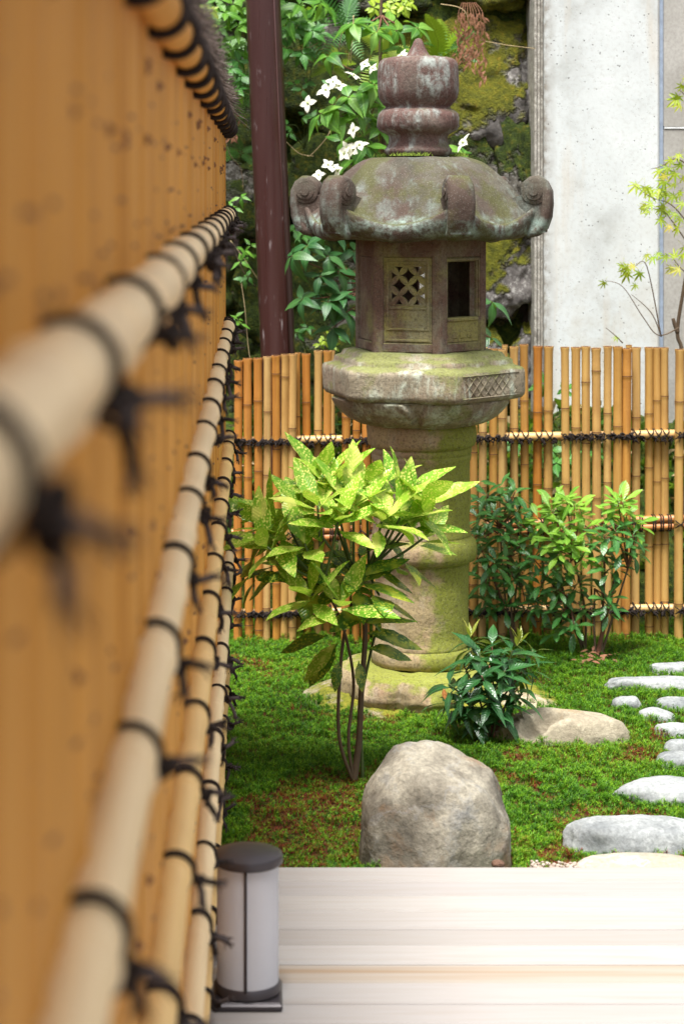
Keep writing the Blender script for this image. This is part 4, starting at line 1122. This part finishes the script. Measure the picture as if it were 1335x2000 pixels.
def make_dark_shrub():
    D = 6.03; g = lambda px, py, dy=0.0: P(px, py, D + dy)
    mt = m_leaf('dark_glossy_leaf', [(.010, .055, .014), (.018, .085, .02), (.035, .12, .032)], .25, .14, .3)
    nw = m_leaf('fresh_tip_leaf', [(.2, .25, .03), (.3, .28, .05)], .35, .35, .3)
    LF = [leaf_mesh('leaf', .092, .029, mt, P_LAN, dr, .3, 7, .1, 0, 20 + i, tw) for i, (dr, tw) in enumerate(((.35, .1), (.55, -.2), (.75, .2), (.2, 0)))]
    LN = [leaf_mesh('leaf', .06, .014, nw, P_LAN, .1, .3, 6, .1, 0, 27)]
    base = g(962, 1452); base.z = gz(base.x, base.y)
    p = Plant('dark_leaved_shrub', base, 'small low shrub of narrow drooping dark glossy leaves between the lantern base and the boulder', 'shrub', seed=9)
    tips = [(935, 1275, 0), (905, 1300, .05), (875, 1335, -.02), (960, 1260, .06), (1000, 1270, -.04), (1030, 1300, .0), (985, 1310, -.08), (940, 1320, -.09), (900, 1365, -.06), (1010, 1345, -.03), (955, 1360, -.09),
            (925, 1385, -.05), (975, 1290, .08), (870, 1370, .05), (920, 1250, .08), (985, 1380, -.06), (1040, 1270, .05), (955, 1300, -.05)]
    for i, (x, y, dy) in enumerate(tips):
        c = g(x, y, dy); b = base + Vector((R.uniform(-.03, .03), R.uniform(-.02, .02), 0))
        p.stem([b, b.lerp(c, .5) + Vector((0, 0, .02)), c], .0035, .002, BARK_R if i % 2 else BARK_G)
        p.rosette(LF, c, ((x - 955) / 130, dy * 4 - .15, 1), 11, (-30, 50), (.7, 1.1), .003, .05)
    for x, y in ((1008, 1262), (1015, 1255), (918, 1245)):
        p.rosette(LN, g(x, y, -.03), (.1, 0, 1), 4, (45, 75), (.7, 1.0), .002)
    o = p.leaf(leaf_mesh('leaf', .03, .015, m_leaf('orange_leaf', [(.6, .2, .05), (.6, .22, .06)], .5, .3), P_ELL, .1, .2, 6), g(866, 1345, -.1), (.1, -.3, -1), (0, -1, 0), 1.0); o['label'] = 'single orange withered leaf'

def make_right_shrubs():
    mt = m_leaf('green_leathery_leaf', [(.02, .10, .02), (.04, .16, .03), (.075, .22, .04)], .32, .22, .3)
    nw = m_leaf('lime_new_leaf', [(.13, .34, .03), (.22, .45, .05), (.30, .52, .06)], .35, .4, .3)
    LF = [leaf_mesh('leaf', .070, .022, mt, P_OBO, dr + .1, .25, 7, .06, 0, 40 + i, tw) for i, (dr, tw) in enumerate(((.15, .1), (.3, -.1), (.45, .15)))]
    LN = [leaf_mesh('leaf', .072, .024, nw, P_OBO, dr, .25, 7, .06, 0, 50 + i) for i, dr in enumerate((.1, .25))]
    def bush(name, label, D, bx, by, tips, young, seed, forks, nl=9):
        g = lambda px, py, dy=0.0: P(px, py, D + dy)
        base = g(bx, by); base.z = gz(base.x, base.y) - .005
        p = Plant(name, base, label, 'shrub', 'shrubs by the back fence', seed)
        fk = []
        for (fx, fy, dy, r) in forks:
            c = g(fx, fy, dy); fk.append(c)
            p.stem([base + Vector((R.uniform(-.012, .012), R.uniform(-.01, .01), 0)), base.lerp(c, .45) + Vector((R.uniform(-.015, .015), 0, 0)), c], r, r * .6, BARK_R if r > .006 else BARK)
        for (x, y, dy) in tips:
            c = g(x, y, dy); f = min(fk, key=lambda q: (q - c).length)
            p.stem([f, f.lerp(c, .5), c], .003, .0018, BARK_R)
            yg = (x, y, dy) in young
            p.rosette(LN if yg else LF, c, ((x - bx) / 220, -.35 + dy, 1), nl, (-18, 55), (.75, 1.1), .003, .025)
        return p
    rr = random.Random(77)
    # dark one next to the lantern shaft
    t1 = [(940, 985, .03), (990, 980, -.04), (1010, 1000, -.02), (925, 1050, .0), (980, 1070, .03), (1020, 1060, .03), (940, 1075, -.05), (990, 1105, .02), (1020, 1120, -.02), (955, 1175, .0), (1025, 1180, -.02), (950, 965, 0), (975, 950, .03), (1005, 960, 0), (935, 1010, -.03), (965, 1005, -.05), (1000, 1000, .02), (945, 1050, -.05), (985, 1045, -.06), (930, 1090, 0), (965, 1095, -.07), (1010, 1080, 0), (945, 1130, -.05),
          (1000, 1125, -.05), (970, 1150, 0), (940, 1165, -.02), (1015, 1030, -.04), (985, 1180, -.03), (1015, 1150, .02)]
    bush('evergreen_shrub', 'tall dark green shrub pressed against the right side of the lantern shaft', 7.22, 1008, 1262, t1, set(), 61, [(955, 1110, 0, .005), (990, 1090, 0, .005), (975, 1030, .02, .004), (1012, 1110, .02, .0045)])
    t2 = [(1080, 975, .03), (1120, 985, -.04), (1105, 1045, -.09), (1090, 1075, -.09), (1060, 1025, .0), (1105, 975, 0), (1075, 995, -.02), (1130, 1000, 0), (1050, 1010, .02), (1095, 1020, -.06), (1140, 1035, -.04), (1075, 1050, -.08), (1115, 1060, -.1), (1135, 1085, -.08), (1150, 1060, 0), (1045, 1050, 0), (1040, 1090, -.03), (1070, 1100, -.06), (1100, 1110, -.06),
          (1055, 1140, -.03), (1090, 1150, -.06), (1125, 1140, -.04), (1065, 1185, -.02), (1100, 1195, -.05), (1130, 1180, -.03), (1045, 1175, 0), (1120, 1220, -.07), (1085, 1225, -.02)]
    y2 = set(t2[:14])
    bush('lime_tipped_shrub', 'broad shrub topped with lime green leaf whorls, middle one of three by the fence', 7.15, 1145, 1272, t2, y2, 62, [(1090, 1120, 0, .006), (1120, 1090, -.03, .005), (1065, 1120, 0, .005), (1110, 1170, -.03, .005)], 10)
    t3 = [(1215, 980, -.03), (1190, 1000, 0), (1205, 975, 0), (1222, 1005, .02), (1245, 1020, 0), (1235, 1045, -.05), (1200, 1035, -.06), (1180, 1045, -.04), (1215, 1070, -.06), (1240, 1070, 0), (1175, 1075, 0), (1190, 1110, -.05), (1205, 1100, .02), (1185, 1165, -.04), (1190, 1190, -.04)]
    y3 = {t3[0], t3[1], t3[2], t3[3], t3[4]}
    bush('slender_shrub', 'open shrub with bare reddish trunk and leafy top, rightmost of the three by the fence', 7.08, 1168, 1290, t3, y3, 63, [(1200, 1130, 0, .009), (1180, 1120, 0, .006), (1225, 1110, 0, .005), (1160, 1150, .02, .005)], 10)
    # fallen brown leaves under it
    p = Plant('fallen_leaf', P(1165, 1292, 7.02), 'scatter of dry brown leaves under the slender shrub', 'leaf litter', seed=3)
    p.o['kind'] = 'stuff'
    me = leaf_mesh('leaf', .028, .013, DRY, P_ELL, .2, .3, 5)
    for _ in range(30):
        c = P(1165 + R.gauss(0, 20), 1290, 7.02 + R.gauss(0, .05)); c.z = gz(c.x, c.y) + .02 + R.uniform(0, .012)
        p.leaf(me, c, (R.gauss(0, 1), R.gauss(0, 1), R.gauss(0, .3)), (0, -.3, 1), R.uniform(.7, 1.2))

def make_dogwood():
    D = 7.75; g = lambda px, py, dy=0.0: P(px, py, D + dy)
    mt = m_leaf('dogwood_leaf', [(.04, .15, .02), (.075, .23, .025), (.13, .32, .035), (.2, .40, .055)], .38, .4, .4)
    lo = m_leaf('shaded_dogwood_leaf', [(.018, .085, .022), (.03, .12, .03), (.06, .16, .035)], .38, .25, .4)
    LF = [leaf_mesh('leaf', .105, .046, mt, P_OVA, dr, .22, 9, .08, 0, 60 + i, tw) for i, (dr, tw) in enumerate(((.25, .1), (.45, -.15), (.6, .2)))]
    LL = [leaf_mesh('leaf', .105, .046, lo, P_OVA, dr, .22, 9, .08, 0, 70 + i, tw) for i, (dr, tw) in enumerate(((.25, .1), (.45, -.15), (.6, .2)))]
    base = P(770, 1250, D); base.z = 0
    p = Plant('dogwood', base, 'dogwood tree with pointed leaves and creamy white four petalled flowers behind the lantern roof', 'tree', seed=19)
    p.stem([base, g(770, 800), g(740, 550), g(750, 330), g(742, 150), g(745, -40)], .016, .005, BARK, 'trunk')
    # flowers
    t = NT('creamy_bract', .55, .3); co = t.co('Object'); t.color(t.mix(t.ramp(t.math('ABSOLUTE', t.sep(co, 0)), [(0, .7), (.004, 0)]), (.80, .79, .66), (.66, .72, .48))); t.translucent((.8, .8, .62), .3); cream = t.m
    core = m_plain('flower_core', (.3, .36, .1), .7)
    def flower_mesh(seed):
        rr = random.Random(seed); mb = MB()
        for k in range(4):
            a_ = k * math.pi / 2 + rr.uniform(-.15, .15); L = .037 * rr.uniform(.85, 1.1); Wd = .027; M = Matrix.Rotation(a_, 4, 'Z'); rows = []
            for i in range(7):
                e = i / 6; w = Wd / 2 * (math.sin(math.pi * min(.97, e ** .75 * .97 + .02)) ** .9)
                rows.append([M @ Vector((j * w, L * e + .003, .004 * e - .35 * L * (e - .3) ** 2 * rr.uniform(.5, 1.2) + .15 * abs(j) * w)) for j in (-1, 0, 1)])
            mb.grid(rows, closed=False)
        vs, fs = ico(1); mb.add([(v.x * .005, v.y * .005, v.z * .005 + .004) for v in vs], fs, 1)
        return mb.mesh('flower', [cream, core])
    FL = [flower_mesh(i) for i in range(4)]
    fl = [(601, 202), (636, 176), (662, 168), (650, 160), (690, 148), (712, 126), (728, 134), (784, 110), (690, 292), (702, 284), (672, 300), (652, 328), (640, 322), (622, 342), (690, 254), (904, 279), (676, 288), (660, 334)]
    for x, y in fl:
        n = Vector((p.r.gauss(-.3, .55), -.6 + p.r.gauss(0, .35), p.r.gauss(.8, .4))).normalized()
        yv = n.orthogonal().normalized(); q = Matrix.Rotation(p.r.uniform(0, 6.28), 3, n); yv = q @ yv
        p.leaf(FL[p.r.randrange(4)], g(x, y, -.18), yv, n, p.r.uniform(.62, 1.0), 'flower')
    # leaf sprays: (x, y, depth, count, lean)
    top = [(690, 45, -.1, 7, -.3), (735, 62, -.08, 6, .2), (760, 45, 0, 5, .3), (775, 60, -.1, 6, .6), (815, 55, -.05, 7, .4), (790, 95, 0, 5, .4),
           (650, 205, -.15, 6, -.5), (680, 190, -.12, 7, -.2), (705, 180, -.1, 7, 0), (730, 165, -.1, 7, .2), (745, 205, -.05, 6, .3), (625, 222, -.15, 5, -.7), (665, 228, -.12, 5, -.2), (700, 225, -.1, 6, .1), (740, 250, -.05, 6, .3), (715, 285, -.1, 5, 0), (690, 310, -.1, 5, -.3),
           (725, 130, -.02, 5, 0), (735, 300, -.05, 5, .2), (670, 275, 0, 4, -.4), (905, 300, -.1, 5, .3), (640, 110, 0, 4, -.4), (725, 225, .05, 5, 0)]
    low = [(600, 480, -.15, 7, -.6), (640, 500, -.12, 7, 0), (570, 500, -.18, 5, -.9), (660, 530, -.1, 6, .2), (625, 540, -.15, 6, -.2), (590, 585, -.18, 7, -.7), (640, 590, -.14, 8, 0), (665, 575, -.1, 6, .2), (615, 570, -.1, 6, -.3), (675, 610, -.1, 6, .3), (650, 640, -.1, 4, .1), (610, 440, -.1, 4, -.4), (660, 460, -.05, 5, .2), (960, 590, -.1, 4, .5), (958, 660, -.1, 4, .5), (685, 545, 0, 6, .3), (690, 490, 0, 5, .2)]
    knots = [g(742, 150), g(750, 330), g(740, 550), g(745, 30), g(752, 420)]
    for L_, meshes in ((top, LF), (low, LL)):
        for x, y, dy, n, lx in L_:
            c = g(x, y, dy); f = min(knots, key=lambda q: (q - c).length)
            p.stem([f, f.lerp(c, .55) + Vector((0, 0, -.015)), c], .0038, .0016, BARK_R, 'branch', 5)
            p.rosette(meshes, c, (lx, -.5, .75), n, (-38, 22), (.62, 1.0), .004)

def make_wall_plants():
    D = 8.15; g = lambda px, py, dy=0.0: P(px, py, D + dy)
    a1 = m_leaf('bright_weed_leaf', [(.055, .19, .018), (.10, .28, .025), (.17, .38, .035)], .4, .4, .4)
    a2 = m_leaf('deep_weed_leaf', [(.035, .15, .025), (.06, .22, .035), (.10, .29, .04)], .4, .35, .4)
    a3 = m_leaf('yellow_weed_leaf', [(.24, .38, .02), (.36, .48, .03)], .45, .4, .3)
    LA = [leaf_mesh('leaf', .085, .032, a1, P_OVA, dr, .2, 8, .08, .08, 80 + i, .1) for i, dr in enumerate((.2, .45))]
    LB = [leaf_mesh('leaf', .062, .030, a2, P_OVA, dr, .2, 8, .08, .1, 90 + i, .1) for i, dr in enumerate((.2, .45))]
    LC = [leaf_mesh('leaf', .035, .017, a3, P_ELL, .2, .2, 6, .08, 0, 95)]
    def frond(name, L, mat, n=13):
        mb = MB(); pts = []
        for i in range(n + 1):
            e = i / n; pts.append(Vector((0, L * e * (1 - .15 * e), .18 * L * e - .55 * L * e * e)))
        mb.tube(pts, [.0016 - .001 * i / n for i in range(n + 1)], 3)
        for i in range(2, n):
            e = i / n; w = L * .24 * math.sin(math.pi * min(1, e * .82 + .18)) ** .8
            for sg in (-1, 1):
                b = pts[i]; d = Vector((sg, .35, -.1)).normalized(); h = L * .028
                t_ = Vector((0, 1, 0))
                mb.add([b - t_ * h, b + d * w * .5 - t_ * h * .9, b + d * w, b + d * w * .5 + t_ * h * .9, b + t_ * h], [(0, 1, 2), (0, 2, 4), (4, 2, 3)])
        return mb.mesh(name, mat)
    FR = [frond('frond', .24, a1), frond('frond', .2, a2), frond('frond', .24, a3, 17)]
    rr = random.Random(8)
    def weed(label, pts, L, seed, n=5, el=(-35, 30), sc_=(.7, 1.1), dy=-.12):
        xs = [q[0] for q in pts]; ys = [q[1] for q in pts]
        base = g(sum(xs) / len(xs), max(ys) + 30, .1)
        p = Plant('wall_weed', base, label, 'plant', 'leafy weeds growing out of the rock wall', seed)
        for (x, y) in pts:
            c = g(x, y, dy + p.r.uniform(-.06, .06))
            p.stem([base, base.lerp(c, .6) + Vector((p.r.uniform(-.02, .02), -.03, .03)), c], .0022, .0012, BARK_G, 'stem', 4)
            p.rosette(L, c, (p.r.gauss(0, .4), -.7, .6), n, el, sc_, .004)
        return p
    weed('thick bright green weed at the top corner above the side fence coping', [(385, 25), (410, 40), (440, 25), (465, 50), (405, 75), (430, 85), (455, 95), (400, 10), (455, 8), (470, 20), (425, 55)], LA, 1, 6)
    weed('dark leafy weed hanging below the top corner weed, left of the brown post', [(425, 125), (450, 135), (465, 120), (440, 165), (465, 175), (420, 105), (470, 150)], LB, 2, 6)
    weed('bright green weed at the picture top just right of the brown post', [(560, 15), (585, 10), (615, 20), (600, 40), (565, 40), (640, 15), (625, 5)], LA, 3, 5)
    weed('deep green weed with toothed leaves halfway between the post top and the white flowers', [(570, 65), (600, 70), (625, 65), (560, 95), (590, 105), (610, 60), (580, 50)], LB, 4, 6)
    weed('sparse weed of small round leaves right of the post under the toothed weed', [(575, 165), (600, 160), (620, 105), (640, 165), (590, 175), (600, 100)], LB, 5, 4, sc_=(.5, .8))
    weed('small weed in shadow between the white flower sprays and the post', [(595, 225), (610, 230), (640, 215), (565, 260), (560, 245)], LB, 6, 4, sc_=(.5, .8))
    weed('little green seedling on the rocks above the end of the side fence top rail', [(455, 405), (470, 385), (448, 425)], LA, 7, 4, sc_=(.4, .6))
    weed('small bright weed between side fence and post at mid rail height', [(478, 490), (485, 500), (470, 510), (490, 480)], LA, 8, 4, sc_=(.4, .6))
    weed('tiny three leaved weed on the rock just above the end of the bamboo rail', [(465, 625), (470, 632), (458, 620)], LA, 9, 3, sc_=(.35, .5))
    weed('pair of small leaves by the post halfway up the side fence', [(485, 540), (478, 545)], LB, 10, 4, sc_=(.5, .7))
    weed('yellowish sprout of tiny leaves at the picture top above the finial', [(745, 8), (770, 5), (790, 12), (760, 18), (780, 20), (730, 15), (800, 5)], LC, 11, 8, sc_=(.8, 1.3))
    weed('yellow flowering sprig at the top left above the fence coping', [(395, 30), (400, 45), (412, 20), (385, 15), (408, 50)], LC, 12, 8, sc_=(.8, 1.2), dy=-.22)
    weed('low straggly weed seen just above the back fence left of the firebox', [(635, 665), (645, 655), (625, 672), (650, 675)], LC, 13, 6, sc_=(.6, .9))
    weed('low green weed seen through the gaps of the back fence under its top rail', [(1085, 905), (1110, 895), (1075, 880), (1000, 870), (1100, 765), (1060, 750), (1170, 890)], LB, 14, 6, dy=-.25)
    weed('dark weed low on the wall between post and lantern', [(600, 640), (580, 650), (660, 660), (560, 655)], LB, 15, 4, sc_=(.5, .8))
    weed('weed with hanging leaves behind the seam of post and roof scroll', [(575, 450), (590, 460), (580, 440)], LB, 16, 4, sc_=(.6, .9))
    def fern(label, x, y, n, k, seed, ax=(0, -.8, .5), sc_=(.7, 1.1), el=(0, 50)):
        c = g(x, y, -.02); p = Plant('fern', c, label, 'fern', 'ferns on the rock wall', seed); p.rosette([FR[k]], c, ax, n, el, sc_, .0, name='frond')
    fern('bright fern below the coping brushwood left of the post', 425, 140, 7, 0, 1); fern('dark fern tucked behind the left edge of the post', 462, 195, 6, 1, 2)
    fern('fern right of the post at the height of the finial ring', 575, 55, 6, 1, 3); fern('pale fern beside the dry hanging stems at the picture top', 672, 60, 5, 1, 4)
    fern('yellow green fern just left of the finial spike', 750, 105, 6, 2, 5, sc_=(.55, .85)); fern('tall yellow fern frond rising right of the finial spike', 850, 130, 4, 2, 6, (.25, -.25, 1), (.85, 1.3), (60, 85))
    fern('dark fern behind the finial to the right', 872, 90, 6, 1, 7, sc_=(.5, .8)); fern('small yellow fern among the moss between post and flowers', 648, 130, 5, 2, 8, sc_=(.35, .55))
    fern('fern at the left of the post low on the wall', 470, 300, 5, 1, 9, sc_=(.4, .6))
    # dry hanging fern
    p = Plant('dry_fern', g(915, 10, -.05), 'clump of dead red brown leaves hanging beside the finial', 'fern', seed=4)
    me = leaf_mesh('leaf', .032, .010, DRY, P_LAN, .3, .3, 5)
    for k in range(9):
        x = 893 + k * 6.5; l_ = rr.uniform(90, 150)
        p.stem([g(x * .5 + 455, 5, -.06), g(x, 40, -.14), g(x + rr.uniform(-8, 8), 20 + l_, -.12)], .0015, .0008, DRY, 'stem', 4)
        for j in range(15):
            y = 25 + (l_ - 5) * j / 15
            p.leaf(me, g(x + rr.gauss(0, 4), y, -.13), (rr.gauss(0, .6), -.3, -1), (rr.gauss(0, .5), -1, .2), rr.uniform(.7, 1.2))
    p = Plant('dry_fern', g(452, 225, -.05), 'dead brown leaf clump below the end of the coping brushwood', 'fern', seed=5)
    for k in range(4):
        x = 446 + k * 5
        p.stem([g(x, 215, -.1), g(x, 240, -.12), g(x + rr.uniform(-4, 4), 275, -.12)], .0012, .0007, DRY, 'stem', 4)
        for j in range(9): p.leaf(me, g(x + rr.gauss(0, 3), 222 + 6 * j, -.13), (rr.gauss(0, .6), -.3, -1), (rr.gauss(0, .5), -1, .2), rr.uniform(.6, 1))
    # pale vines
    vines = [([(436, 245), (448, 300), (470, 330), (475, 370)], 'pale vine loop hanging under the coping end'), ([(470, 545), (478, 600), (484, 670), (488, 700)], 'thin straight vine dangling between side fence and post'),
             ([(680, 45), (683, 90), (678, 130)], 'dry stem hanging under the leaf spray at picture top'), ([(668, 60), (662, 95), (668, 120)], 'second thin dry stem bent beside the hanging stem'),
             ([(690, 30), (688, 70), (684, 125)], 'pale dry stem, longest of the hanging bundle'), ([(655, 225), (640, 265), (610, 300), (600, 305)], 'vine curving down the moss below the flower spray'), ([(677, 205), (676, 240), (667, 270)], 'short vertical vine under the middle flower spray'),
             ([(860, 8), (905, 20), (925, 70), (970, 85), (1045, 95)], 'light root crossing the rock to the concrete edge'), ([(450, 470), (480, 510), (503, 545)], 'brown twig slanting down to the post'), ([(455, 480), (475, 530), (500, 560)], 'second brown twig beside the slanting one'),
             ([(560, 278), (585, 300), (612, 305)], 'thin curl of vine right of the post'), ([(640, 65), (610, 90), (560, 100)], 'bent dry twig crossing behind the toothed weed')]
    for i, (pts, lab) in enumerate(vines):
        b = g(*pts[0], -.1); p = Plant('dry_vine', b, lab, 'vine', 'dry vines on the rock wall', i)
        p.stem([g(x, y, -.1 - .02 * (k % 2)) for k, (x, y) in enumerate(pts)], .0019, .0012, STRAW if i % 3 else BARK, 'stem', 5)

def make_bank_cover():
    rr = random.Random(88); mb = MB()
    for _ in range(5200):
        x = rr.uniform(-.3, 1.9); y = rr.uniform(7.66, 8.14); z = BANK(x, y)
        if nz(x * 3, y * 3, 9) + rr.gauss(0, .25) < -.12: continue
        L = rr.uniform(.03, .11); d = Vector((rr.gauss(0, .5), -.5 + rr.gauss(0, .4), .9)).normalized(); sd = d.cross(Vector((rr.gauss(0, 1), rr.gauss(0, 1), 0))).normalized()
        p = Vector((x, y, z - .005)); w = L * rr.uniform(.06, .2); k = 0 if rr.random() < .6 else (1 if rr.random() < .6 else 2)
        mb.add([p, p + d * L * .5 + sd * w, p + d * L + Vector((0, -.2 * L, -.25 * L)), p + d * L * .5 - sd * w], [(0, 1, 2, 3)], k)
    o = mb.build('undergrowth', [m_leaf('undergrowth_leaf', [(.04, .13, .02), (.08, .2, .03)], .5, .3, 0), m_leaf('undergrowth_dark_leaf', [(.02, .07, .015), (.03, .1, .02)], .5, .3, 0), STRAW]); tag(o, 'mixed weeds and dry stalks on the bank behind the back fence', 'undergrowth', kind='stuff')

def make_maple():
    D = 7.85; g = lambda px, py, dy=0.0: P(px, py, D + dy)
    mt = m_leaf('maple_leaf_lime', [(.30, .42, .02), (.40, .50, .03), (.24, .40, .02), (.48, .36, .05)], .5, .45, .2)
    def mleaf(seed):
        rr = random.Random(seed); vs = [(0, 0, 0)]; fs = []
        lob = [(-118, .5), (-78, .78), (-38, .95), (0, 1.05), (38, .95), (78, .78), (118, .5)]; L = .036
        ring = []
        for i, (a_, l_) in enumerate(lob):
            a_ = rad(a_ + rr.uniform(-5, 5)); l_ *= L * rr.uniform(.9, 1.1)
            def q(an, r): return (math.sin(an) * r, math.cos(an) * r + .006, -.25 * r * r / L + .1 * r * math.sin(an * 3))
            ring += [q(a_ - rad(20), l_ * .30), q(a_ - rad(7.5), l_ * .66), q(a_, l_), q(a_ + rad(7.5), l_ * .66)]
        ring.append(q(rad(138), L * .12)); ring.insert(0, q(rad(-138), L * .12))
        vs = [(0, .004, 0)] + ring
        fs = [(0, i + 1, i) for i in range(1, len(ring))]
        mb = MB(); mb.add(vs, fs); mb.tube([(0, -.022, .004), (0, .004, 0)], .0006, 3); return mb.mesh('leaf', mt)
    ML = [mleaf(i) for i in range(4)]
    base = P(1345, 1250, D); base.z = 0
    p = Plant('maple', base, 'young maple with lime green fingered leaves in front of the grey concrete', 'tree', seed=15)
    p.stem([base, g(1322, 820), g(1330, 690), g(1322, 640), g(1345, 480), g(1352, 250), g(1345, 100)], .010, .004, BARK, 'trunk')
    p.stem([g(1322, 650), g(1315, 630), g(1313, 622)], .009, .006, BARK, 'branch')
    for pts in ([(1345, 440), (1310, 400), (1270, 385), (1235, 360)], [(1350, 330), (1320, 310), (1290, 325), (1270, 330)], [(1345, 480), (1310, 430), (1290, 410), (1255, 408)], [(1350, 220), (1335, 185), (1322, 175)],
                [(1325, 640), (1285, 655), (1255, 620), (1215, 560), (1180, 548)], [(1290, 655), (1270, 610), (1232, 575)], [(1290, 658), (1262, 520), (1240, 520)], [(1345, 540), (1325, 520), (1310, 500)], [(1215, 670), (1200, 655), (1182, 640)]):
        p.stem([g(x, y, -.05) for x, y in pts], .0028, .001, BARK, 'branch', 5)
    lv = [(1245, 358), (1258, 362), (1272, 368), (1288, 366), (1302, 374), (1318, 380), (1330, 372), (1265, 378), (1295, 380), (1320, 360), (1250, 405), (1262, 400), (1275, 398), (1290, 405), (1268, 412), (1285, 425), (1298, 400), (1310, 412),
          (1290, 330), (1305, 325), (1320, 335), (1332, 320), (1300, 340), (1330, 345), (1312, 310), (1328, 300), (1325, 185), (1333, 165), (1322, 192), (1335, 150), (1330, 205), (1215, 515), (1228, 522), (1240, 518), (1225, 530), (1250, 530), (1262, 495), (1275, 500), (1285, 492),
          (1305, 500), (1318, 505), (1330, 495), (1312, 520), (1328, 525), (1333, 480), (1310, 440), (1325, 445), (1330, 425), (1180, 549), (1205, 657), (1242, 555), (1320, 415), (1335, 395), (1296, 352), (1340, 360)]
    for x, y in lv:
        n = Vector((p.r.gauss(0, .5), -.8, p.r.gauss(.7, .3))); d = Vector((p.r.gauss(-.5, .6), p.r.gauss(-.1, .3), p.r.gauss(-.5, .3)))
        p.leaf(ML[p.r.randrange(4)], g(x, y, -.06 + p.r.uniform(-.05, .05)), d, n, p.r.uniform(.85, 1.3) * (.7 if y > 530 and x < 1250 else 1))

# ------------------------------------------------------------------ build
make_ground()
make_walls()
make_post()
make_deck()
make_back_fence()
make_side_fence()
make_stones()
make_lantern()
make_moss()
make_right_shrubs()
make_dark_shrub()
make_aucuba()
make_dogwood()
make_wall_plants()
make_bank_cover()
make_maple()
make_lamp()
